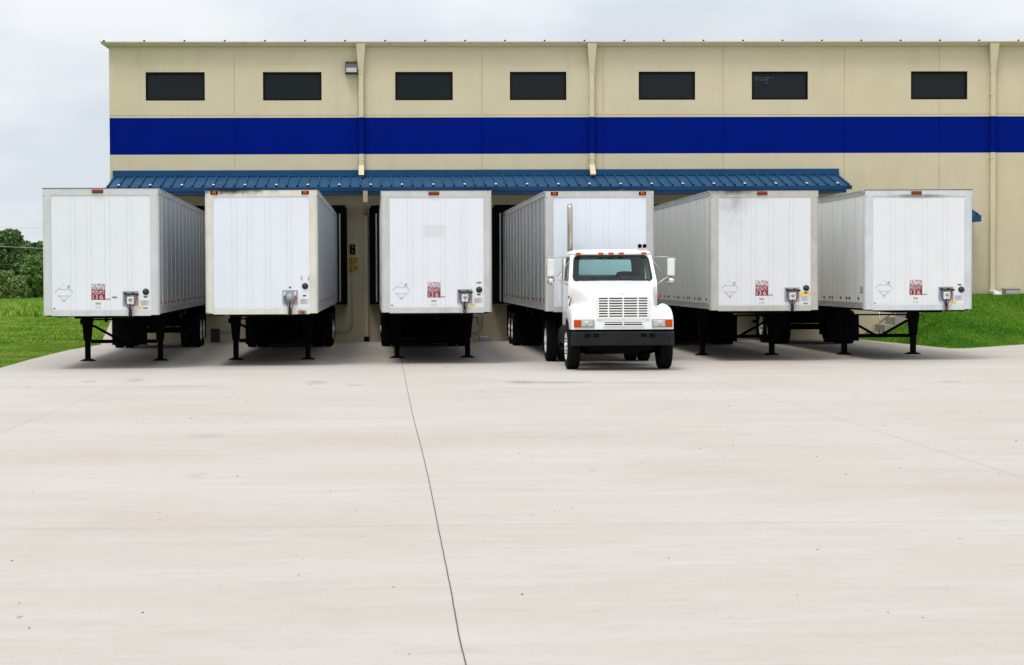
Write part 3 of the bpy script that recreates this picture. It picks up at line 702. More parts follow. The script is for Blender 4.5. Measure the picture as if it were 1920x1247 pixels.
TYF = tyre_mesh(0.51, 0.29); RIMF = {s: rim_mesh(s, 0.51, 0.29, deep=0.0, hub=0.045) for s in (-1, 1)}
def wheel(parent, x, y, side, front=False):
    o = empty('wheel', (x, y, 0.51 if front else 0.50), 0, parent)
    inst('tyre', TYF if front else TY, o); inst('rim', (RIMF if front else RIM)[side], o)
    return o

# ------------------------------------------------------------------ trailers
HW, ZTOP, ZBOT = 1.30, 4.10, 1.20
REFL = MB().box(-0.003, 0.003, 0, 0.15, 0, 0.06).mesh('reflector', 'red')
RCOL = [-0.68,-0.57,-0.32,-0.215,0.09,0.205,0.596,0.70]
def trailer(label, D, fx, rx, style, paint, side, rail, lamp='red', sidecol='smooth', extras=(), shade_span=(-1.28, 1.28)):
    """fx, rx: centre of the front face at depth D and of the rear doors at the dock"""
    Lg = WY-0.72-D; yaw = math.atan2(-(rx-fx), Lg)
    T = tag(empty('semi_trailer', (fx, D, 0), yaw), label, 'trailer', 'trailers backed up to the loading docks')
    # front panel with rivet rows
    b = MB(); b.box(-HW+0.19, HW-0.19, 0.0, 0.05, ZBOT+0.141, ZTOP-0.166)
    def rivet(x, z, mi=1, r=0.0085, y=0.0):
        b.quadlist([(x-r,y-0.0015,z),(x,y-0.0015,z-r),(x+r,y-0.0015,z),(x,y-0.0015,z+r),(x,y-0.007,z)], [(0,1,4),(1,2,4),(2,3,4),(3,0,4)], mi)
    for x in RCOL:
        z = ZBOT+0.20
        while z < ZTOP-0.18: rivet(x, z); z += 0.052
    x = -HW+0.22
    while x < HW-0.2: rivet(x, ZBOT+0.165); x += 0.052
    b.build('front_panel', [paint, 'rivet'], T)
    b = MB()
    b.box(-HW+0.012, HW-0.012, -0.012, 0.05, ZTOP-0.165, ZTOP-0.012); b.box(-HW, HW, -0.02, 0.06, ZTOP-0.0118, ZTOP, 1)  # black strip on the top edge paints in its shading line
    x = -HW+0.05
    while x < HW-0.05: rivet_y = ZTOP-0.14; b.quadlist([(x-0.007,-0.0135,rivet_y),(x,-0.0135,rivet_y-0.007),(x+0.007,-0.0135,rivet_y),(x,-0.0135,rivet_y+0.007)], [(0,1,2,3)], 2); x += 0.055
    b.build('top_rail', [rail, 'black', 'greyprint'], T)
    b = MB(); b.box(-HW+0.19, HW-0.19, -0.010, 0.05, ZBOT+0.012, ZBOT+0.14)
    # ragged lower lip
    x = -HW+0.2
    while x < HW-0.2:
        d = random.uniform(0.012, 0.045); w_ = random.uniform(0.08, 0.25)
        b.box(x, min(x+w_, HW-0.2), -0.004, 0.05, ZBOT+0.012-d, ZBOT+0.0118, 1); x += w_+0.001
    for x in RCOL:
        for z in (ZBOT+0.055, ZBOT+0.10): b.quadlist([(x-0.007,-0.0115,z),(x,-0.0115,z-0.007),(x+0.007,-0.0115,z),(x,-0.0115,z+0.007)], [(0,1,2,3)], 2)
    b.build('bottom_rail', [rail, 'black', 'darkprint'], T)
    for q in (-1, 1):
        # corner post: rounded outer corner
        pr = []
        for k in range(7):
            a = math.pi/2*k/6; pr.append((HW-0.075+0.075*math.sin(a), 0.0+0.075*(1-math.cos(a))-0.012))
        prof = [(HW-0.189, -0.012)]+pr+[(HW, 0.19), (HW-0.189, 0.19)]
        if q < 0: prof = [(-a, c) for a, c in prof][::-1]
        n = len(prof); b = MB()
        b.quadlist([(a, c, ZBOT+0.03) for a, c in prof]+[(a, c, ZTOP-0.166) for a, c in prof], [tuple(range(n-1,-1,-1)), tuple(range(n,2*n))]+[(i,(i+1)%n,n+(i+1)%n,n+i) for i in range(n)])
        x = q*(HW-0.17)
        z = ZBOT+0.08
        while z < ZTOP-0.2: b.quadlist([(x-0.007,-0.0135,z),(x,-0.0135,z-0.007),(x+0.007,-0.0135,z),(x,-0.0135,z+0.007)], [(0,1,2,3)], 1); z += 0.055
        b.build('corner_post', [rail, 'greyprint'], T)
        # side wall with posts/seams
        b = MB(); xa, xb = sorted((q*(HW-0.006), q*(HW-0.05)))
        b.box(xa, xb, 0.1905, Lg, ZBOT+0.20, ZTOP-0.13)
        pitch, pw, pd = {'smooth': (1.22, 0.012, -0.0), 'posts': (1.22, 0.05, 0.005), 'ribs': (0.61, 0.06, 0.005), 'seams': (1.22, 0.014, 0.004)}[sidecol]
        y = 0.19+pitch*0.6
        while y < Lg-0.05:
            if sidecol in ('smooth', 'seams'):
                xa, xb = sorted((q*(HW-0.0058), q*(HW-0.003))); b.box(xa, xb, y-pw/2, y+pw/2, ZBOT+0.201, ZTOP-0.131, 1)
                b.box(xa, xb, y+0.03, y+0.034, ZBOT+0.201, ZTOP-0.131, 2)
            else:
                xa, xb = sorted((q*(HW-0.0058), q*(HW-0.0058+pd))); b.box(xa, xb, y-pw/2, y+pw/2, ZBOT+0.21, ZTOP-0.14, 3); b.box(*sorted((q*(HW-0.0058), q*(HW-0.003))), y+pw/2+0.001, y+pw/2+0.010, ZBOT+0.21, ZTOP-0.14, 1)
            y += pitch
        b.build('side_panel', [side, 'plate', 'greyprint', 'post'], T)
        b = MB(); xa, xb = sorted((q*(HW+0.004), q*(HW-0.06)))
        b.box(xa, xb, 0.1905, Lg, ZTOP-0.129, ZTOP-0.005); b.box(*sorted((q*(HW+0.012), q*(HW+0.0045))), 0.1905, Lg, ZTOP-0.03, ZTOP-0.006)
        b.box(xa, xb, 0.1905, Lg, ZBOT+0.06, ZBOT+0.199); b.box(*sorted((q*(HW+0.016), q*(HW+0.0045))), 0.1905, Lg, ZBOT+0.055, ZBOT+0.085)
        b.build('side_rail', 'siderail', T)
        y = 0.55
        while y < Lg-0.3:
            for dy in ((0, 0.30) if int(y/0.9) % 2 else (0,)):
                inst('reflector', REFL, T, (q*(HW-0.0025), y+dy, ZBOT+0.26))
            y += 0.92
        # doubles of the tandem
    b = MB(); b.box(-HW+0.05, HW-0.05, 0.06, Lg, ZTOP-0.02, ZTOP-0.0); b.build('roof_panel', 'roofskin', T)
    b = MB(); b.box(-HW+0.05, HW-0.05, Lg-0.06, Lg+0.0, ZBOT-0.05, ZTOP-0.03); b.build('rear_door', 'alu', T)
    # floor, crossmembers, coupler plate
    b = MB(); b.box(-HW+0.06, HW-0.06, 0.06, Lg-0.07, ZBOT+0.10, ZBOT+0.15); b.box(-0.62, 0.62, 0.15, 1.9, ZBOT-0.05, ZBOT-0.005); b.tube([(0,0.9,ZBOT-0.05),(0,0.9,ZBOT-0.15)], 0.04)
    y = 0.15
    while y < Lg-0.1: b.box(-HW+0.065, HW-0.065, y, y+0.06, ZBOT-0.0, ZBOT+0.099); y += 0.36
    b.build('floor_frame', 'black', T)
    if style != 'coupled': gear_top = ZBOT
    # landing gear
    gy = 3.75 if style != 'near' else 4.6
    up = 0.32 if style == 'coupled' else 0.0
    for q in (-1, 1):
        x = q*0.90
        b = MB()
        b.hexa([(x-0.085,gy-0.08,0.50+up),(x+0.085,gy-0.08,0.50+up),(x+0.085,gy+0.08,0.50+up),(x-0.085,gy+0.08,0.50+up),(x-0.15,gy-0.10,ZBOT),(x+0.15,gy-0.10,ZBOT),(x+0.15,gy+0.10,ZBOT),(x-0.15,gy+0.10,ZBOT)])
        b.box(x-0.065, x+0.065, gy-0.06, gy+0.06, 0.035+up, 0.52+up); b.box(x-0.18, x-0.086, gy-0.05, gy+0.05, 0.92, 1.05)
        leg = b.build('landing_leg', 'black', T)
        MB().hexa([(x-0.19,gy-0.16,0.006+up),(x+0.19,gy-0.16,0.006+up),(x+0.19,gy+0.16,0.006+up),(x-0.19,gy+0.16,0.006+up),(x-0.10,gy-0.09,0.05+up),(x+0.10,gy-0.09,0.05+up),(x+0.10,gy+0.09,0.05+up),(x-0.10,gy+0.09,0.05+up)]).build('foot', 'black', leg)
    b = MB(); b.box(-0.82, 0.82, gy-0.035, gy+0.035, 0.44+up, 0.53+up)
    b.tube([(-0.80,gy,1.03),(0.80,gy,1.03)], 0.02)
    for q in (-1, 1): b.tube([(q*0.80,gy+0.02,0.88+up*0.6),(q*0.72,gy+0.02,0.86+up*0.6),(q*0.08,gy+0.02,0.50+up)], 0.036, 6)
    b.tube([(0.98,gy,1.02),(1.16,gy,1.02),(1.16,gy-0.04,0.86),(1.24,gy-0.04,0.85)], 0.012, 6)
    b.build('leg_brace', 'black', T)
    # tandem
    b = MB(); y1, y2 = Lg+0.72-4.05, Lg+0.72-2.8
    for q in (-1, 1): b.box(q*0.50-0.06, q*0.50+0.06, y1-1.2, Lg-0.2, ZBOT-0.22, ZBOT-0.005); b.box(q*0.50-0.05, q*0.50+0.05, y1-0.35, y2+0.3, 0.62, ZBOT-0.22)
    b.box(-0.45, 0.45, y1-0.9, y1-0.8, ZBOT-0.3, ZBOT-0.02); b.box(-0.44, 0.44, y1+0.55, y1+0.65, 0.6, ZBOT-0.23)
    for y in (y1, y2): b.tube([(-1.0,y,0.50),(1.0,y,0.50)], 0.075, 10)
    b.tube([(-0.3,y1-0.6,0.85),(0.3,y1-0.6,0.85)], 0.14, 12)
    b.box(-1.15, 1.15, Lg-0.2, Lg-0.1, 0.55, 0.65); b.box(-0.55,-0.45, Lg-0.2, Lg-0.1, 0.65, ZBOT-0.23); b.box(0.45,0.55, Lg-0.2, Lg-0.1, 0.65, ZBOT-0.23)
    b.build('bogie', 'black', T)
    for y in (y1, y2):
        for q in (-1, 1): wheel(T, q*1.14, y, q); wheel(T, q*0.83, y, q)
    for q in (-1, 1): MB().box(q*0.985-0.31, q*0.985+0.31, y2+0.62, y2+0.635, 0.22, ZBOT-0.02).build('mud_flap', 'rubber', T)
    if shade_span: MB().box(shade_span[0], shade_span[1], y1-0.72, y1-0.70, 0.10, ZBOT-0.3).build('shade_panel', 'rubber', T)  # added black sheet that blacks out the underside like deep shade
    # lamps along the top rail
    for x in ([-0.06] if lamp == 'red' else [-1.08, 1.02]):
        hw_ = 0.115 if lamp == 'red' else 0.05
        b = MB(); b.cbox(x-hw_, x+hw_, -0.05, -0.0125, ZTOP-0.108, ZTOP-0.048, 0.012); lo = b.build('marker_light', 'red' if lamp == 'red' else 'amber', T)
        b = MB(); b.box(x-hw_-0.012 if lamp == 'red' else x-0.085, x+hw_+0.012 if lamp == 'red' else x+0.085, -0.018, -0.0122, ZTOP-0.12, ZTOP-0.035); b.build('base_plate', 'rust' if lamp == 'red' else 'black', lo)
    # connector box with its hoses
    f = -0.003
    b = MB(); b.cbox(0.482, 0.83, -0.022, -0.001, 1.44, 1.772, 0.006); cb = b.build('connector_plate', 'plate', T)
    if style == 'round':
        b = MB(); b.lathe([(-0.11,0.0),(-0.105,0.06),(-0.08,0.085),(-0.022,0.095)], (0.656,0,1.60), 'y', 20); b.build('socket', 'plate', cb)
        b = MB()
        for x in (0.53, 0.78): b.box(x-0.022, x+0.022, -0.06, -0.023, 1.64, 1.73, 0)
        b.build('coupling', 'rim', cb)
    else:
        b = MB(); b.cbox(0.588, 0.735, -0.10, -0.0225, 1.47, 1.64, 0.012); b.build('socket', 'rim', cb)
        b = MB(); b.lathe([(-0.118,0.0),(-0.116,0.038),(-0.101,0.045)], (0.66,0,1.585), 'y', 14); b.box(0.645,0.675,-0.124,-0.119,1.57,1.60); b.build('socket_cap', 'plate', cb)
        b = MB()
        for x0, x1 in ((0.53, 0.67), (0.70, 0.845)): b.tube([(x0,-0.06,1.715),(x1,-0.075,1.69)], 0.024, 8); b.box(x0-0.02, x0+0.035, -0.07, -0.023, 1.70, 1.74)
        b.build('coupling', 'hose', cb)
    b = MB(); b.tube([(0.54,-0.05,1.69),(0.535,-0.06,1.55),(0.60,-0.06,1.42),(0.645,-0.05,1.30)], 0.011, 6); b.build('air_hose', 'bluehose', cb)
    b = MB(); b.tube([(0.79,-0.05,1.69),(0.785,-0.06,1.55),(0.715,-0.06,1.42),(0.67,-0.05,1.30)], 0.011, 6); b.build('air_hose', 'redhose', cb)
    b = MB(); b.tube([(0.658,-0.085,1.50),(0.65,-0.07,1.42),(0.656,-0.05,1.30)], 0.020, 6); b.build('cable', 'hose', cb)
    b = MB(); b.box(0.595, 0.612, -0.055, -0.0105, 1.20, 1.33); b.box(0.70, 0.717, -0.055, -0.0105, 1.20, 1.33); b.box(0.612, 0.70, -0.05, -0.0105, 1.305, 1.322); b.build('hose_bracket', 'steel', cb)
    b = MB(); b.cbox(0.618, 0.694, -0.06, -0.0105, 1.21, 1.30, 0.012); b.build('plug', 'rust' if 'redplug' in extras else 'hose', cb)
    # vent
    vx, vz = (1.0, 1.752) if 'ventlow' not in extras else (1.03, 1.70)
    if style == 'round': vx, vz = 1.005, 1.86
    b = MB(); b.lathe([(-0.035,0.0),(-0.03,0.055),(-0.02,0.068),(-0.001,0.075)], (vx,0,vz), 'y', 20); b.lathe([(-0.042,0.0),(-0.04,0.03),(-0.031,0.034)], (vx,0,vz), 'y', 12, 1)
    b.build('vent', ['hose', 'bronze'], T)
    # stickers
    if 'caution' in extras:
        a, c = -0.222, 0.088
        b = MB(); b.rect(a, c, -0.0018, 1.83, 1.945, 1); b.rect(a, c, -0.0022, 1.575, 1.832, 0)
        b.text('CAUTION', a+0.004, c-0.004, -0.0034, 1.84, 1.94, 0)
        b.text('HEIGHT', a+0.010, c-0.010, -0.0038, 1.708, 1.822, 1)
        b.text('13', a+0.035, a+0.140, -0.0038, 1.588, 1.694, 1); b.text('6', a+0.19, a+0.26, -0.0038, 1.588, 1.694, 1)
        b.build('height_decal', ['redprint', 'whiteprint'], T)
        b = MB(); b.rect(0.085, 0.20, -0.002, 1.575, 1.605, 0)
        for z in (1.50, 1.475): b.rect(-0.13, -0.01, -0.002, z, z+0.012, 1)
        for z in (1.415, 1.385):
            b.rect(-0.13, -0.09, -0.002, z, z+0.013, 0); b.rect(-0.06, -0.01, -0.002, z, z+0.013, 0)
        b.build('small_print', ['plate', 'redprint'], T)
        # diamond placard holder
        b = MB(); cx_, cz_, r = -0.835, 1.754, 0.20
        pts = [(cx_,cz_-r),(cx_+r,cz_),(cx_,cz_+r),(cx_-r,cz_)]
        for i in range(4):
            p_, q_ = pts[i], pts[(i+1)%4]; b.tube([(p_[0],-0.004,p_[1]),(q_[0],-0.004,q_[1])], 0.0045, 5)
        b.tube([(cx_-r*0.62,-0.006,cz_+r*0.38),(cx_+r*0.62,-0.006,cz_+r*0.38)], 0.005, 5); b.tube([(cx_-r*0.62,-0.006,cz_-r*0.38),(cx_+r*0.62,-0.006,cz_-r*0.38)], 0.005, 5)
        b.quadlist([(p_[0],-0.002,p_[1]) for p_ in pts], [(0,1,2,3)], 1)
        b.tube([(cx_+0.09,-0.012,cz_+0.115),(cx_+0.125,-0.012,cz_+0.155)], 0.012, 5, 2); b.tube([(cx_-0.012,-0.012,cz_-0.2),(cx_+0.012,-0.012,cz_-0.185)], 0.01, 5, 2)
        b.build('placard_holder', ['post', paint, 'plate'], T)
    b = MB(); b.rect(0.885, 1.08, -0.0025, 1.44, 1.565, 0)
    for k in range(5): b.rect(0.90, 1.04-0.03*(k % 2), -0.0036, 1.455+k*0.02, 1.463+k*0.02, 1)
    b.rect(0.95, 1.00, -0.0036, 1.54, 1.555, 1); b.build('data_plate', ['greyprint', 'plate'], T)
    b = MB(); z = 1.62 if 'ventlow' not in extras else 1.80
    b.rect(0.95, 1.03, -0.0025, z, z+0.035, 0); b.build('number_plate', 'redprint' if 'rednum' in extras else 'darkprint', T)
    if 'yellowlow' in extras: b = MB(); b.rect(0.80, 0.91, -0.0025, 1.365, 1.425, 0); b.build('warning_sticker', 'yellow', T)
    if 'yellowmid' in extras: b = MB(); b.rect(0.87, 1.10, -0.0018, 1.575, 1.66, 0); b.rect(0.84, 0.90, -0.0024, 1.55, 1.61, 0); b.build('warning_sticker', 'yellow', T)
    def oval(x, z): b = MB(); b.disc((x,-0.0025,z), 0.065, n=16, rz=0.018); b.disc((x,-0.0036,z), 0.026, n=12, rz=0.034, mi=1); b.build('emblem_sticker', ['darkprint', 'plate'], T)
    if 'ovalhigh' in extras: oval(0.995, 1.92)
    if 'ovallow' in extras: oval(0.99, 1.385)
    if 'ovalmid' in extras: oval(0.30, 1.63)
    if 'greencorner' in extras: b = MB(); b.rect(-1.08, -1.03, -0.0025, 1.385, 1.41, 0); b.build('corner_sticker', 'green', T)
    if 'darkcorner' in extras: b = MB(); b.rect(-1.08, -1.03, -0.0025, 1.375, 1.395, 0); b.build('corner_sticker', 'darkprint', T)
    if 'soothole' in extras:
        b = MB(); b.disc((0.656,-0.0025,1.83), 0.026, n=12); b.disc((0.95,-0.0118,1.245), 0.028, n=12)
        for q, xx in ((-1, 0.94), (1, 1.075)): b.tube([(xx,-0.004,2.0),(xx+q*0.022,-0.004,2.04),(xx+q*0.01,-0.004,2.085)], 0.007, 5)
        b.build('bolt_hole', 'darkprint', T)
    if 'fiftythree' in extras:
        b = MB(); b.text('53', 0.46, 0.24, -HW-0.0002, 1.62, 1.78, 0, flip='x'); b.build('length_number', 'darkprint', T)
    if 'patch' in extras: b = MB(); b.rect(-0.30, 0.20, -0.0006, 3.0, 3.28, 0); b.build('repair_patch', M['patch'], T)
    return T

def paint(name, col, grime, spots=()):
    m = mat(name, col, 0.42, var=0.025, vscale=1.3, dirt=[
        ((0.55, 0.56, 0.55), grime, 1.1, (1, 1, 0.8), 0.5, 0.85), ((0.60, 0.59, 0.55), grime*0.8, 2.0, (5, 5, 0.22), 0.52, 0.78)], spec=0.4)
    if spots: add_spots(m, spots)
    return m
def railmat(name, col, spots=(), dirt=0.6):
    m = mat(name, col, 0.5, 0.15, var=0.08, vscale=3, dirt=[((0.40, 0.375, 0.33), dirt, 1.7, (2, 2, 1), 0.47, 0.75), ((0.16, 0.10, 0.06), dirt*0.5, 5.0, (1, 1, 1), 0.62, 0.75)])
    if spots: add_spots(m, spots)
    return m
M['patch'] = mat('repair_patch', (0.66, 0.68, 0.71), 0.45, var=0.05)
SOOT = (0.05, 0.05, 0.05)
def side(name, col, metal, rough, grime=0.3):
    return mat(name, col, rough, metal, var=0.07, vscale=1.5, stretch=(1, 3, 0.5), dirt=[((0.40, 0.39, 0.36), grime, 1.5, (1, 2.5, 0.35), 0.48, 0.8)])
def fc(px0, px1, py, D): a = at(px0, py, D); c = at(px1, py, D); return (a.x+c.x)/2

trailer('leftmost white trailer, beside the green field, with a caution height decal', 43.6, fc(81, 297, 470, 43.6), -6.68, 'near',
        paint('white_skin_clean', (0.735, 0.755, 0.795), 0.18), side('side_skin_silver', (0.60, 0.61, 0.60), 0.5, 0.30), railmat('rail_white', (0.60, 0.615, 0.615), dirt=0.35),
        'red', 'posts', ('caution', 'yellowlow', 'ovallow', 'ovalmid', 'darkcorner'), (-1.28, -0.25))
trailer('white trailer with amber corner lights and rusty bottom edge, without a caution decal', 44.6, fc(383, 597, 470, 44.6), -2.66, 'round',
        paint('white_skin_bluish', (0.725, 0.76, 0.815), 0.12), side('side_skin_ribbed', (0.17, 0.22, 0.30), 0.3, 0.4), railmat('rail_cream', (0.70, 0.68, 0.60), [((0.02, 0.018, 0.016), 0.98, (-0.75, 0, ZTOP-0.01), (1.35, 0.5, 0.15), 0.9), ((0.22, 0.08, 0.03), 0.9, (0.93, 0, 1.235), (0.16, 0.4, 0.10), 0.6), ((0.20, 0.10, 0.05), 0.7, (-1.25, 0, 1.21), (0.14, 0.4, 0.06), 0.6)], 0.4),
        'amber', 'ribs', ('soothole',))
trailer('white trailer in third bay with a square repair patch on its front', 45.2, fc(715, 922, 470, 45.2), 1.31, 'plain',
        paint('white_skin_plain', (0.735, 0.755, 0.795), 0.15), side('side_skin_plain', (0.55, 0.56, 0.55), 0.35, 0.4), railmat('rail_warm', (0.56, 0.57, 0.55), dirt=0.45),
        'red', 'posts', ('caution', 'yellowlow', 'ovalhigh', 'greencorner', 'patch', 'redplug'))
trailer('white trailer coupled behind the white truck', 45.6, fc(1022, 1227, 470, 45.6), 5.23, 'coupled',
        paint('white_skin_blue', (0.70, 0.74, 0.81), 0.12), side('side_skin_bright', (0.62, 0.65, 0.66), 0.65, 0.26), railmat('rail_grey', (0.53, 0.53, 0.51), dirt=0.5),
        'amber', 'posts', ())
trailer('white trailer right of the truck with sooty streaks at its upper left corner', 45.7, fc(1331, 1536, 470, 45.7), 9.38, 'plain',
        paint('white_skin_sooty', (0.70, 0.715, 0.745), 0.25, [((0.30, 0.30, 0.31), 0.72, (-0.90, 0, 3.85), (0.75, 0.6, 1.5), 2.2), ((0.13, 0.13, 0.13), 0.75, (-0.65, 0, 3.97), (0.50, 0.5, 0.62), 1.7)]),
        side('side_skin_matt', (0.62, 0.62, 0.59), 0.1, 0.5), railmat('rail_dirty', (0.50, 0.485, 0.44), [(SOOT, 0.95, (-0.75, 0, ZTOP-0.01), (1.0, 0.5, 0.18), 1.1)], 0.8),
        'red', 'seams', ('caution', 'yellowmid', 'ovallow', 'rednum'))
trailer('rightmost white trailer beside the grass bank, numbered 53 on its side', 45.7, fc(1620, 1825, 470, 45.7), 13.0, 'plain',
        paint('white_skin_last', (0.725, 0.74, 0.745), 0.2, [((0.30, 0.30, 0.28), 0.6, (0.0, 0, 3.93), (1.0, 0.5, 0.06), 0.8)]), side('side_skin_white', (0.70, 0.70, 0.67), 0.05, 0.5, 0.2), railmat('rail_clean', (0.61, 0.64, 0.67), [((0.16, 0.15, 0.13), 0.8, (0.0, 0, 3.955), (1.0, 0.4, 0.05), 0.8)], 0.4),
        'red', 'smooth', ('caution', 'ventlow', 'yellowlow', 'darkcorner', 'fiftythree', 'redplug'), (0.3, 1.28))

# ------------------------------------------------------------------ the truck
TK = tag(empty('tractor_truck', (5.29, 41.5, 0), 0), 'white conventional day cab truck parked in front of the fourth trailer', 'truck')
# hood and fenders: a loft of cross sections
sec_y = [0.10, 0.20, 0.5, 1.0, 1.5, 1.86]
SEC = np.array([
 [(0,1.615),(0.34,1.612),(0.60,1.585),(0.665,1.40),(0.74,1.30),(0.88,1.29),(1.02,1.23),(1.075,1.12),(1.085,0.90)],
 [(0,1.675),(0.36,1.67),(0.64,1.64),(0.70,1.41),(0.77,1.335),(0.90,1.365),(1.05,1.30),(1.11,1.16),(1.12,0.90)],
 [(0,1.735),(0.40,1.73),(0.70,1.69),(0.76,1.43),(0.81,1.375),(0.95,1.43),(1.08,1.37),(1.13,1.22),(1.135,0.90)],
 [(0,1.82),(0.45,1.815),(0.78,1.77),(0.84,1.46),(0.87,1.40),(0.98,1.45),(1.09,1.38),(1.135,1.25),(1.14,0.90)],
 [(0,1.90),(0.50,1.895),(0.86,1.85),(0.92,1.50),(0.94,1.40),(1.00,1.36),(1.07,1.27),(1.11,1.15),(1.12,0.90)],
 [(0,1.955),(0.54,1.95),(0.92,1.905),(0.985,1.52),(0.99,1.38),(0.995,1.26),(1.0,1.14),(1.0,1.02),(1.0,0.90)]])
def cr(p0, p1, p2, p3, t): return 0.5*((2*p1)+(-p0+p2)*t+(2*p0-5*p1+4*p2-p3)*t*t+(-p0+3*p1-3*p2+p3)*t**3)
def refine(A, k):                       # Catmull-Rom along axis 0
    n = len(A); out = []
    for i in range(n-1):
        for j in range(k): out.append(cr(A[max(i-1,0)], A[i], A[i+1], A[min(i+2,n-1)], j/k))
    out.append(A[-1]); return np.array(out)
S3 = np.concatenate([np.array(sec_y)[:,None,None]*np.ones((6,9,1)), SEC], 2)    # y, x, z
S3 = refine(S3, 6); S3 = np.transpose(refine(np.transpose(S3,(1,0,2)), 4), (1,0,2))
full = np.concatenate([S3[:, :0:-1]*np.array([1,-1,1]), S3], 1)
ny, nx = full.shape[:2]
V = []
for i in range(ny):
    for j in range(nx):
        y, x, z = full[i, j]
        if abs(x) > 1.0 and 0.3 < y < 1.7:          # wheel arch
            az = 0.51+math.sqrt(max(0.0, 0.63**2-(y-1.0)**2))
            z = max(z, min(az, 1.30))
        V.append((x, y, z))
b = MB(); b.quadlist(V, [(i*nx+j, i*nx+j+1, (i+1)*nx+j+1, (i+1)*nx+j) for i in range(ny-1) for j in range(nx-1)], 0, True)
front = [V[j] for j in range(nx)]
b.quadlist(front, [tuple(range(nx-1,-1,-1))])
b.build('hood', 'truck', TK)
# wheel housings and dark interior
b = MB(); b.box(-0.72, 0.72, 0.25, 1.85, 0.62, 1.30); b.box(-1.05, -0.73, 0.30, 0.40, 0.80, 1.2); b.box(0.73, 1.05, 0.30, 0.40, 0.80, 1.2); b.box(-0.97, 0.97, 1.72, 1.80, 0.6, 1.3)
b.build('engine_bay', 'black', TK)
# grille
b = MB(); gx0, gx1, gz0, gz1 = -0.545, 0.545, 1.165, 1.605; yf = 0.10
b.box(gx0, gx1, yf-0.005, yf-0.0015, gz0, gz1, 1)
n = 9
for k in range(n):
    z = gz0+(gz1-gz0)*k/(n-1); b.prism_x([(yf-0.006,z-0.013),(yf-0.03,z-0.016),(yf-0.03,z+0.008),(yf-0.006,z+0.013)], gx0, gx1, 0)
for x in (gx0, -0.32, 0.0, 0.32, gx1): b.box(x-0.015, x+0.015, yf-0.034, yf-0.0062, gz0-0.012, gz1+0.012, 0)
b.box(gx0-0.03, gx1+0.03, yf-0.024, yf-0.0008, gz0-0.045, gz0-0.013, 0)
b.build('grille', ['truck', 'black'], TK)
b = MB(); lx0, lx1, lz0, lz1 = -0.42, 0.43, 0.985, 1.075
b.box(lx0, lx1, yf-0.005, yf-0.0015, lz0, lz1, 1)
for z in (lz0, (lz0+lz1)/2+0.005, lz1): b.box(lx0, lx1, yf-0.026, yf-0.0062, z-0.010, z+0.010, 0)
for x in (lx0, 0.0, lx1): b.box(x-0.012, x+0.012, yf-0.03, yf-0.0062, lz0-0.011, lz1+0.011, 0)
b.build('lower_intake', ['truck', 'black'], TK)
MB().box(-0.09, 0.09, 0.155, 0.175, 1.658, 1.682).build('hood_badge', 'chrome', TK)
for q in (-1, 1):
    def sx(a, c): return sorted((q*a, q*c))
    b = MB(); x0, x1 = sx(0.63, 1.075); b.box(x0, x1, yf-0.022, yf-0.001, 0.945, 1.115); hl = b.build('headlight', 'plate', TK)
    x0, x1 = sx(0.655, 0.915); MB().cbox(x0, x1, yf-0.03, yf-0.0225, 0.965, 1.095, 0.006).build('reflector', 'chrome', hl)
    b = MB(); b.lathe([(yf-0.045,0.0),(yf-0.043,0.04),(yf-0.031,0.058)], (q*0.80,0,1.03), 'y', 18); b.build('lens', 'clear', hl)
    x0, x1 = sx(0.925, 1.072); MB().cbox(x0, x1, yf-0.038, yf-0.0225, 0.95, 1.11, 0.01).build('turn_signal', 'amber', hl)
    x0, x1 = sx(1.002, 1.03); MB().box(x0, x1, 1.70, 1.80, 1.55, 1.62).build('side_marker', 'amber', TK)
    b = MB(); b.tube([(q*0.985,1.58,1.55),(q*1.03,1.55,1.42),(q*1.0,1.55,1.32)], 0.014, 6); b.build('hood_latch', 'hose', TK)
# bumper
b = MB(); bw = 1.12
pts = [(-bw,0.34),(-bw,0.10),(-bw+0.09,0.015),(-0.5,0.0),(0.5,0.0),(bw-0.09,0.015),(bw,0.10),(bw,0.34)]
n = len(pts); vv = []
for z, d in ((0.55,0.02),(0.565,0.0),(0.835,0.0),(0.85,0.03)): vv += [(x, y+d, z) for x, y in pts]
fq = [(r*n+i, r*n+i+1, (r+1)*n+i+1, (r+1)*n+i) for r in range(3) for i in range(n-1)]
b.quadlist(vv, fq); b.quadlist([(x, y+0.03, 0.85) for x, y in pts], [tuple(range(n))])
for x in (-0.78, -0.60, 0.44, 0.62): b.cbox(x-0.065, x+0.065, -0.006 if abs(x) < 0.5 else -0.004, 0.03, 0.735, 0.815, 0.006, 1)
M['bumper'] = mat('black_bumper_steel', (0.007, 0.009, 0.011), 0.5, spec=0.2, var=0.3, vscale=6, dirt=[((0.022, 0.022, 0.023), 0.6, 4.0, (1, 1, 1), 0.45, 0.75)])
b.build('bumper', ['bumper', 'black'], TK)
MB().box(-1.06, 1.06, 0.12, 0.30, 0.851, 0.898).build('bumper_filler', 'black', TK)

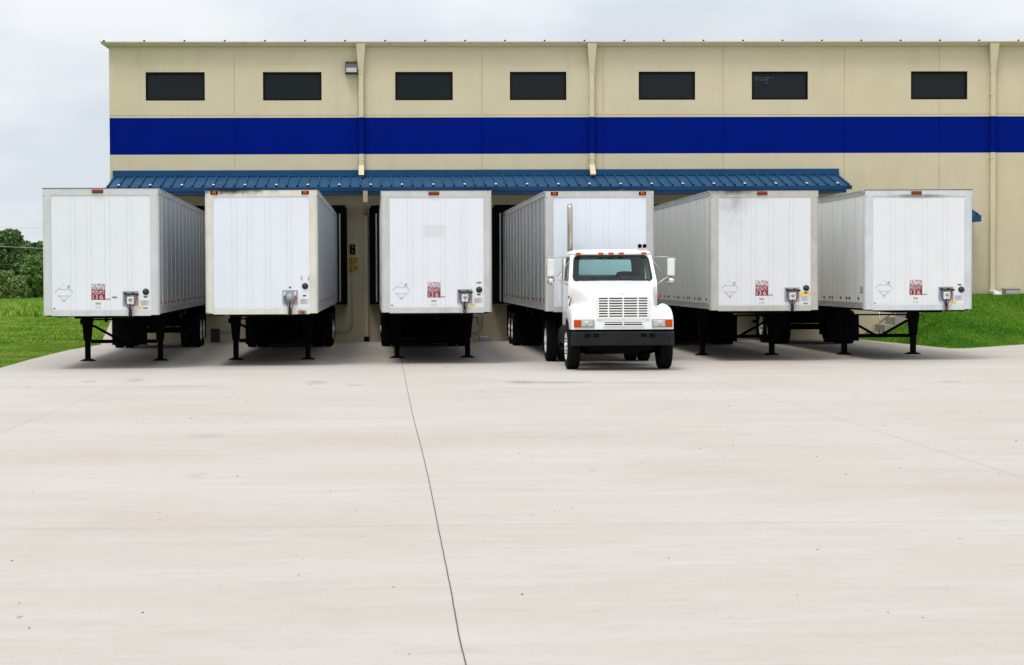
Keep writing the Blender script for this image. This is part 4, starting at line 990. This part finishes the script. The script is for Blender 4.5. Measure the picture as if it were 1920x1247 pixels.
# cab
def ring_panel(b, c, hole, n=40, rr=0.10, th=0.04, mi=0):
    """quad c = 4 corners (bl, br, tr, tl) with a rounded hole (u0,u1,v0,v1); returns hole outline points and the panel's normal"""
    c = [Vector(p) for p in c]
    def P(u, v): return c[0]*(1-u)*(1-v)+c[1]*u*(1-v)+c[2]*u*v+c[3]*(1-u)*v
    wdt = (c[1]-c[0]).length; hgt = (c[3]-c[0]).length
    u0, u1, v0, v1 = hole; ru, rv = rr/wdt, rr/hgt
    pts = []
    for (cx, cy, a0) in ((u1-ru, v1-rv, 0), (u0+ru, v1-rv, 90), (u0+ru, v0+rv, 180), (u1-ru, v0+rv, 270)):
        for k in range(n//4):
            a = R(a0+90*k/(n//4-1)); pts.append((cx+ru*math.cos(a), cy+rv*math.sin(a)))
    outer = []
    mu, mv = (u0+u1)/2, (v0+v1)/2
    for i, (u, v) in enumerate(pts):
        k = i // (n//4); a = (i % (n//4))/(n//4-1)
        cor = [(1,1),(0,1),(0,0),(1,0)][k]; h = (u, v)
        if i % (n//4) == (n//4)//2 or i % (n//4) == (n//4)//2-1 and False: o = cor
        else:
            du, dv = u-mu, v-mv
            s = min((1-mu)/du if du > 1e-6 else (mu/-du if du < -1e-6 else 9e9), (1-mv)/dv if dv > 1e-6 else (mv/-dv if dv < -1e-6 else 9e9))
            o = (mu+du*s, mv+dv*s)
        outer.append(o)
    nrm = (c[1]-c[0]).cross(c[3]-c[0]).normalized()
    m_ = len(pts); vv = []
    for o in outer: vv.append(P(*o))
    for h in pts: vv.append(P(*h))
    for h in pts: vv.append(P(*h)-nrm*th)
    for o in outer: vv.append(P(*o)-nrm*th)
    f = []
    for i in range(m_):
        j = (i+1) % m_
        f += [(i, j, m_+j, m_+i), (m_+i, m_+j, 2*m_+j, 2*m_+i), (2*m_+i, 2*m_+j, 3*m_+j, 3*m_+i)]
    b.quadlist(vv, f, mi)
    return [P(*h) for h in pts], nrm
def pane(pts, nrm, depth, m, name, parent):
    b = MB(); b.quadlist([p-nrm*depth for p in pts], [tuple(range(len(pts)))]); return b.build(name, m, parent)
def seal(pts, nrm, name, parent, r=0.016, d=0.0):
    b = MB(); q = [p-nrm*d for p in pts]; b.tube(q+[q[0], q[1]], r, 6, 0, False); return b.build(name, 'hose', parent)
CBW, CTW = 1.0, 0.925
yb, yt, ybk = 1.90, 2.30, 3.45
zbelt, ztop = 1.93, 2.545
b = MB()
fr = [(-CBW,yb,zbelt),(CBW,yb,zbelt),(CTW,yt,ztop),(-CTW,yt,ztop)]
wsp, wsn = ring_panel(b, fr, (0.045,0.955,0.035,0.965), rr=0.11)
ls = [(-CBW,ybk,zbelt),(-CBW,yb,zbelt),(-CTW,yt,ztop),(-CTW,ybk-0.03,ztop)]
lsp, lsn = ring_panel(b, ls, (0.30,0.86,0.06,0.90), rr=0.07)
rs = [(CBW,yb,zbelt),(CBW,ybk,zbelt),(CTW,ybk-0.03,ztop),(CTW,yt,ztop)]
rsp, rsn = ring_panel(b, rs, (0.14,0.70,0.06,0.90), rr=0.07)
bk = [(CBW,ybk,zbelt),(-CBW,ybk,zbelt),(-CTW,ybk-0.03,ztop),(CTW,ybk-0.03,ztop)]
bkp, bkn = ring_panel(b, bk, (0.17,0.83,0.24,0.86), rr=0.07)
# lower body shell
b.box(-CBW, -CBW+0.04, yb-0.03, ybk, 0.80, zbelt-0.001); b.box(CBW-0.04, CBW, yb-0.03, ybk, 0.80, zbelt-0.001)
b.box(-CBW+0.04, CBW-0.04, ybk-0.04, ybk, 0.85, zbelt-0.001); b.box(-CBW+0.04, CBW-0.04, yb-0.03, yb+0.01, 1.0, zbelt-0.001); b.box(-CBW+0.041, CBW-0.041, yb+0.011, ybk-0.041, 0.95, 1.0)
b.box(-CBW+0.01, CBW-0.01, yb-0.035, ybk-0.05, 0.76, 0.798)
# roof: stacked outlines
rings = []
for dz, ins, fo in ((0.0,0.0,0.02),(0.02,-0.008,0.05),(0.075,0.015,0.03),(0.105,0.07,-0.04),(0.125,0.25,-0.20),(0.132,0.6,-0.45)):
    x1, y0, y1 = CTW-ins, yt-fo, ybk-0.03-max(0, ins)*0.7; rr = 0.16; ring = []
    for cx, cy, a0 in ((x1-rr,y1-rr,0),(-x1+rr,y1-rr,90),(-x1+rr,y0+rr,180),(x1-rr,y0+rr,270)):
        for k in range(6): a = R(a0+18*k); ring.append((cx+rr*math.cos(a), cy+rr*math.sin(a)-0.02*(0 if a0 < 180 else (abs(cx)/x1 < 0)), ztop+dz))
    rings.append(ring)
m_ = len(rings[0]); vv = [p for r_ in rings for p in r_]
b.quadlist(vv, [(i*m_+j, i*m_+(j+1)%m_, (i+1)*m_+(j+1)%m_, (i+1)*m_+j) for i in range(len(rings)-1) for j in range(m_)]+[tuple((len(rings)-1)*m_+j for j in range(m_))], 0, True)
b.quadlist(rings[0], [tuple(range(m_-1,-1,-1))])
b.build('cab', 'truck', TK)
wsd = pane(wsp, wsn, 0.012, 'windshield', 'windshield', TK); seal(wsp, wsn, 'seal', wsd, 0.018)
for pp, nn in ((lsp, lsn), (rsp, rsn)):
    o = pane(pp, nn, 0.015, 'sideglass', 'side_window', TK); seal(pp, nn, 'seal', o, 0.012)
o = pane(bkp, bkn, 0.015, 'sideglass', 'rear_window', TK); seal(bkp, bkn, 'seal', o, 0.014)
for q in (-1, 1):
    b = MB(); x0, x1 = sorted((q*(CBW+0.001), q*(CBW+0.012))); b.box(x0, x1, 2.0, 3.15, 0.98, zbelt+0.02); d_ = b.build('door', 'truck', TK)
    b = MB(); b.box(*sorted((q*(CBW+0.0125), q*(CBW+0.04))), 2.95, 3.1, 1.70, 1.74); b.build('handle', 'chrome', d_)
    MB().tube([(q*(CBW+0.02),3.28,1.35),(q*(CBW+0.09),3.28,1.40),(q*(CBW+0.09),3.28,2.05),(q*(CBW+0.02),3.28,2.10)], 0.016, 8).build('grab_handle', 'rim', TK)
# wipers
for q, x0 in ((-1, -0.55), (1, 0.22)):
    b = MB()
    up = Vector(fr[3])-Vector(fr[0]); up.normalize(); up = Vector((0, up.y, up.z)).normalized()
    o_ = Vector((0, yb, zbelt))-Vector((0,1,0))*0.0+Vector((0,-0.03,0.01))
    def wp(x, s): return (x, o_.y+up.y*s, o_.z+up.z*s)
    b.tube([wp(x0+0.32, 0.0), wp(x0+0.05, 0.075), wp(x0-0.05, 0.085)], 0.010, 6); b.tube([wp(x0-0.36, 0.035), wp(x0+0.22, 0.105)], 0.009, 6); b.tube([wp(x0+0.32,0.0), wp(x0+0.46,0.0)], 0.012, 6)
    b.build('wiper', 'hose', TK)
# roof lamps
for x in (-0.75, -0.235, 0.0, 0.235, 0.75):
    b = MB(); y0 = yt-0.06; b.cbox(x-0.055, x+0.055, y0-0.035, y0+0.05, 2.553, 2.602, 0.008); b.build('roof_lamp', 'amber', TK)
# air horns
b = MB(); hx = 0.66
for dx in (0.0, 0.11):
    b.lathe([(2.25,0.048),(2.30,0.036),(2.42,0.02),(2.75,0.014)], (hx+dx,0,2.745), 'y', 14, 0); b.disc((hx+dx, 2.275, 2.745), 0.043, n=14, mi=1)
b.box(hx-0.02, hx+0.13, 2.42, 2.48, 2.64, 2.74)
b.build('air_horn', ['chrome', 'black'], TK)
# mirrors
for q in (-1, 1):
    mxx = q*1.375; my = 2.25
    b = MB()
    b.tube([(q*0.93,my+0.05,2.50),(q*1.30,my,2.49),(mxx,my,2.475)], 0.011, 6); b.tube([(q*1.01,my-0.2,1.86),(q*1.26,my-0.05,2.02),(mxx,my,2.04)], 0.014, 6)
    b.tube([(q*0.965,my-0.05,2.40),(q*1.24,my,2.04)], 0.007, 6); b.tube([(mxx+q*0.10,my,2.47),(mxx+q*0.10,my,2.06)], 0.006, 6)
    b.tube([(mxx-q*0.10,my,2.475),(mxx+q*0.10,my,2.475)], 0.010, 6); b.tube([(mxx-q*0.10,my,2.04),(mxx+q*0.10,my,2.04)], 0.012, 6)
    arm = b.build('mirror_arm', 'steel', TK)
    b = MB(); b.cbox(mxx-0.082, mxx+0.082, my-0.045, my+0.03, 2.065, 2.455, 0.014); mi_ = b.build('mirror', 'rim', TK)
    MB().box(mxx-0.07, mxx+0.07, my+0.031, my+0.034, 2.08, 2.44).build('mirror_glass', 'chrome', mi_)
    b = MB(); b.lathe([(my-0.07,0.0),(my-0.065,0.03),(my-0.04,0.065),(my+0.01,0.085),(my+0.02,0.0)], (mxx,0,1.95), 'y', 18); b.build('convex_mirror', 'chrome', TK)
# exhaust stack at the rear corner of the cab
ex, ey = -0.80, 3.62
b = MB(); b.tube([(ex,ey,1.9),(ex,ey,3.62),(ex,ey+0.02,3.68),(ex,ey+0.06,3.73)], [0.065,0.065,0.065,0.062], 16); b.tube([(ex,ey,2.5),(ex,ey,2.55)], 0.08, 16)
exo = b.build('exhaust_stack', 'stack', TK)
MB().tube([(ex-0.10,ey,1.25),(ex-0.10,ey,2.48)], 0.095, 16).build('muffler', 'stack', exo)
# inside the cab
b = MB(); b.hexa([(-0.95,yb+0.02,1.6),(0.95,yb+0.02,1.6),(0.95,2.42,1.6),(-0.95,2.42,1.6),(-0.95,yb+0.05,1.935),(0.95,yb+0.05,1.935),(0.95,2.36,1.985),(-0.95,2.36,1.985)])
b.hexa([(0.18,2.12,1.98),(0.74,2.12,1.98),(0.74,2.40,1.98),(0.18,2.40,1.98),(0.24,2.22,2.06),(0.68,2.22,2.06),(0.66,2.38,2.06),(0.26,2.38,2.06)])
b.build('dashboard', 'dash', TK)
b = MB(); pts = []
for k in range(25):
    a = 2*math.pi*k/24; pts.append((0.45+0.22*math.cos(a), 2.56+0.22*math.sin(a)*0.75, 2.02+0.22*math.sin(a)*0.6))
b.tube(pts, 0.016, 6, 0, False); b.tube([(0.45,2.40,1.9),(0.45,2.56,2.02)], 0.03); b.tube([(0.25,2.56,2.02),(0.65,2.56,2.02)], 0.014); b.build('steering_wheel', 'dash', TK)
for x, zt in ((0.45, 2.17), (-0.45, 2.02)):
    b = MB(); prof = [(x-0.25,1.0),(x+0.25,1.0),(x+0.25,zt-0.12),(x+0.18,zt-0.02),(x+0.08,zt),(x-0.08,zt),(x-0.18,zt-0.02),(x-0.25,zt-0.12)]
    b.prism_y(prof, 3.12, 3.28); b.box(x-0.25, x+0.25, 2.65, 3.119, 1.3, 1.48); b.build('seat', 'dash', TK)
b = MB(); b.box(-0.90, 0.90, yt+0.08, ybk-0.08, ztop-0.03, ztop-0.012); b.build('headliner', 'interior', TK)
b = MB()   # pillar and rear trim seen through the windshield
b.box(-0.93, -0.62, ybk-0.09, ybk-0.055, 1.0, 2.5); b.box(0.62, 0.93, ybk-0.09, ybk-0.055, 1.0, 2.5); b.box(-0.62, 0.62, ybk-0.09, ybk-0.055, 1.0, 2.06); b.box(-0.62, 0.62, ybk-0.09, ybk-0.055, 2.46, 2.5)
b.build('rear_trim', 'interior', TK)
# chassis
b = MB()
for q in (-1, 1): b.box(q*0.43-0.04, q*0.43+0.04, 0.2, 7.0, 0.68, 0.92)
b.box(-0.39, 0.39, 1.9, 2.0, 0.7, 0.9); b.box(-0.39, 0.39, 4.4, 4.5, 0.7, 0.9); b.box(-0.39, 0.39, 6.9, 7.0, 0.7, 0.9)
b.tube([(-0.95,1.0,0.47),(-0.7,1.0,0.40),(0.7,1.0,0.40),(0.95,1.0,0.47)], 0.07, 8); b.tube([(-1.0,5.1,0.5),(1.0,5.1,0.5)], 0.09, 10); b.lathe([(-0.25,0.1),(-0.15,0.24),(0.15,0.24),(0.25,0.1)], (0,5.1,0.5), 'x', 16)
b.box(-0.40, 0.40, 0.4, 1.6, 0.36, 0.7); b.box(-0.72, 0.72, 0.35, 0.42, 0.44, 0.62); b.box(-0.55, 0.55, 2.2, 4.0, 0.35, 0.67); b.tube([(0.0,1.6,0.6),(0.0,5.0,0.55)], 0.05)
b.box(-0.5, 0.5, 4.7, 5.6, 0.93, 1.0); b.hexa([(-0.45,4.5,1.02),(0.45,4.5,1.02),(0.45,5.5,1.02),(-0.45,5.5,1.02),(-0.45,4.6,1.13),(0.45,4.6,1.13),(0.45,5.4,1.14),(-0.45,5.4,1.14)])
b.build('chassis', 'black', TK)
for q in (-1, 1):
    wheel(TK, q*1.02, 1.0, q, True); wheel(TK, q*1.13, 5.1, q); wheel(TK, q*0.81, 5.1, q)
    b = MB(); b.tube([(q*0.82,2.35,0.70),(q*0.82,2.38,0.70),(q*0.82,3.45,0.70),(q*0.82,3.48,0.70)], [0.26,0.29,0.29,0.26], 20); b.tube([(q*0.82,2.6,0.70),(q*0.82,2.64,0.70)], 0.297, 20); b.tube([(q*0.82,3.2,0.70),(q*0.82,3.24,0.70)], 0.297, 20); b.build('fuel_tank', 'bumper', TK)
    b = MB(); b.box(*sorted((q*0.80, q*1.08)), 2.3, 3.4, 0.36, 0.40); b.box(*sorted((q*0.95, q*1.07)), 2.4, 3.2, 0.80, 0.83); b.build('step', 'black', TK)
    b = MB(); b.box(q*0.97-0.30, q*0.97+0.30, 5.75, 5.765, 0.25, 0.95); b.build('mud_flap', 'rubber', TK)

# ------------------------------------------------------------------ pebbles on the concrete
def pebble_mesh():
    b = MB(); import bmesh
    bm = bmesh.new(); bmesh.ops.create_icosphere(bm, subdivisions=2, radius=1)
    for v_ in bm.verts: v_.co *= random.uniform(0.75, 1.15); v_.co.z *= 0.6
    me = bpy.data.meshes.new('pebble'); bm.to_mesh(me); bm.free(); me.materials.append(M['pebble']); return me
PB = [pebble_mesh() for _ in range(3)]
pl = [(22,1052,3),(55,1178,3.5),(268,1149,3.5),(738,1101,3),(979,1115,4),(1375,835,2.2),(1312,842,2),(1586,890,2.2),(1730,1158,3),(1905,827,2.6),(1533,1031,2.6),(445,893,2.4),(620,921,2),(1110,883,2),(1254,1047,2.4),(1686,878,2),
      (1665,1149,2.6),(36,1131,2.6),(767,1227,2.6),(1355,856,1.8),(668,955,2),(905,733,1.8),(836,690,2.0),(1495,1116,2.2),(300,975,2),(1800,1010,2.2),(560,1080,2.2),(1040,960,1.8)]
rp = random.Random(3)
pl += [(rp.uniform(10, 1910), 720+500*rp.random()**1.6, rp.uniform(1.0, 1.9)) for _ in range(60)]
for i, (px, py, r) in enumerate(pl):
    p = gr(px, py); s = r*p.y/F*0.62
    o = inst('pebble', PB[i % 3], None, (p.x, p.y, s*0.35), i*1.3); o.scale = (s*1.2, s, s*0.9)
    tag(o, 'small dark pebble lying loose on the open concrete', 'pebble', 'pebbles scattered on the yard')

# ------------------------------------------------------------------ trees and the power lines
def leaf_mat(name, c0, c1):
    m = bpy.data.materials.new(name); m.use_nodes = True; t = m.node_tree; L = t.links.new
    b = t.nodes['Principled BSDF']; b.inputs['Roughness'].default_value = 0.6; b.inputs['Specular IOR Level'].default_value = 0.2
    a = N(t, 'ShaderNodeAttribute', attribute_name='tone'); r = N(t, 'ShaderNodeValToRGB'); L(a.outputs['Fac'], r.inputs[0])
    r.color_ramp.elements[0].color = (*c0, 1); r.color_ramp.elements[1].color = (*c1, 1); L(r.outputs[0], b.inputs['Base Color'])
    return m
M['leaf_dark'] = leaf_mat('dark_leaves', (0.045, 0.095, 0.030), (0.15, 0.225, 0.075))
M['leaf_mid'] = leaf_mat('mid_leaves', (0.07, 0.16, 0.03), (0.19, 0.32, 0.075))
M['leaf_pale'] = leaf_mat('pale_leaves', (0.11, 0.175, 0.05), (0.24, 0.32, 0.11))
def tree(label, x, y, h, wdt, m, n=9000, base=0.15, leaf=0.20, name='tree'):
    T = tag(empty(name, (x, y, -0.1)), label, 'tree' if name == 'tree' else 'bush', 'trees beyond the left field')
    b = MB(); b.tube([(0,0,0),(0.05,0,h*0.3),(0.0,0.1,h*0.6),(0.1,0,h*0.85)], [h*0.03,h*0.022,h*0.013,h*0.004], 8)
    for k in range(8):
        a = k*2.4; z0 = h*random.uniform(0.25, 0.6); b.tube([(0,0,z0),(math.cos(a)*wdt*0.2,math.sin(a)*wdt*0.2,z0+h*0.12),(math.cos(a)*wdt*0.38,math.sin(a)*wdt*0.38,z0+h*0.2)], [h*0.012,h*0.008,h*0.003], 5)
    b.build('trunk', 'bark', T)
    # clumps of leaves inside an uneven envelope
    k = 70; cz = base+(1-base)*rng.uniform(0.02, 1, k)**0.85; rad = np.sqrt(np.clip(1-((cz-0.45)/0.6)**2, 0.05, 1))*wdt/2*rng.uniform(0.35, 1.0, k)
    ca = rng.uniform(0, 2*math.pi, k); cc = np.stack([np.cos(ca)*rad, np.sin(ca)*rad, cz*h*0.93], 1); cr_ = wdt*rng.uniform(0.08, 0.19, k)
    idx = rng.integers(0, k, n); d = rng.normal(0, 1, (n, 3)); d /= np.linalg.norm(d, axis=1)[:, None]
    P = cc[idx]+d*cr_[idx][:, None]*rng.uniform(0.55, 1.08, n)[:, None]; P[:, 2] = np.maximum(P[:, 2], h*0.03)
    s = leaf*rng.uniform(0.6, 1.3, n); u = rng.normal(0, 1, (n, 3)); u /= np.linalg.norm(u, axis=1)[:, None]
    w2 = np.cross(u, rng.normal(0, 1, (n, 3))); w2 /= np.linalg.norm(w2, axis=1)[:, None]
    V = np.stack([P-u*s[:,None], P+w2*s[:,None]*0.55, P+u*s[:,None], P-w2*s[:,None]*0.55], 1)
    me = bpy.data.meshes.new('crown'); me.vertices.add(4*n); me.vertices.foreach_set('co', V.ravel())
    me.loops.add(4*n); me.loops.foreach_set('vertex_index', np.arange(4*n, dtype=np.int32)); me.polygons.add(n); me.polygons.foreach_set('loop_start', np.arange(0, 4*n, 4, dtype=np.int32))
    tone = np.clip(0.5*rng.uniform(0, 1, n)+0.5*rng.uniform(0, 1, k)[idx], 0, 1)
    a_ = me.attributes.new('tone', 'FLOAT', 'POINT'); a_.data.foreach_set('value', np.repeat(tone, 4).astype(np.float32))
    me.materials.append(M[m]); me.update(); me.validate()
    o = inst('crown', me, T)
def px_tree(px, top, D, wpx, m, label, name='tree', n=9000, base=0.12, leaf=0.2):
    p = at(px, top, D); tree(label, p.x, D, p.z+0.1, wpx*D/F, m, n, base, leaf, name)
px_tree(18, 431, 215, 88, 'leaf_dark', 'tall dark tree with the highest crown, at the left edge of the photo', n=34000)
px_tree(72, 452, 210, 70, 'leaf_dark', 'dark tree half hidden behind the leftmost trailer, right of the tallest tree', n=24000)
px_tree(64, 478, 180, 46, 'leaf_mid', 'bright green young tree in front of the dark trees', n=22000, base=0.0)
px_tree(16, 508, 175, 40, 'leaf_pale', 'pale green rounded bush at the left edge in front of the dark trees', 'bush', 14000, 0.0, 0.17)
px_tree(36, 518, 172, 26, 'leaf_pale', 'small pale bush between the pale rounded bush and the bright young tree', 'bush', 9000, 0.0, 0.15)
for i, (px, top, wd_) in enumerate(((-60,440,90),(-150,450,100),(-240,436,90),(-330,452,110),(120,455,80),(180,462,80))):
    px_tree(px, top, 215+6*(i % 3), wd_, 'leaf_dark', 'dark tree of the tree line outside the open field', n=6000, leaf=0.3)
def wire(ya, yb_, D, r, label):
    a = at(-400, ya-20, D); c = at(330, yb_+12, D+25); o = tag(empty('power_line', (a.x, a.y, 0)), label, 'power line')
    pts = []
    for k in range(25):
        t = k/24; q = a.lerp(c, t); pts.append((q.x-a.x, q.y-a.y, q.z-0.25*math.sin(math.pi*t)))
    MB().tube(pts, r, 5).build('cable', 'cable', o)
wire(455, 462, 150, 0.019, 'pale overhead cable crossing in front of the tree crowns')
wire(421, 424, 160, 0.010, 'thin overhead cable above the tree crowns')
wire(488, 496, 150, 0.005, 'thin lower overhead cable crossing the middle of the trees')
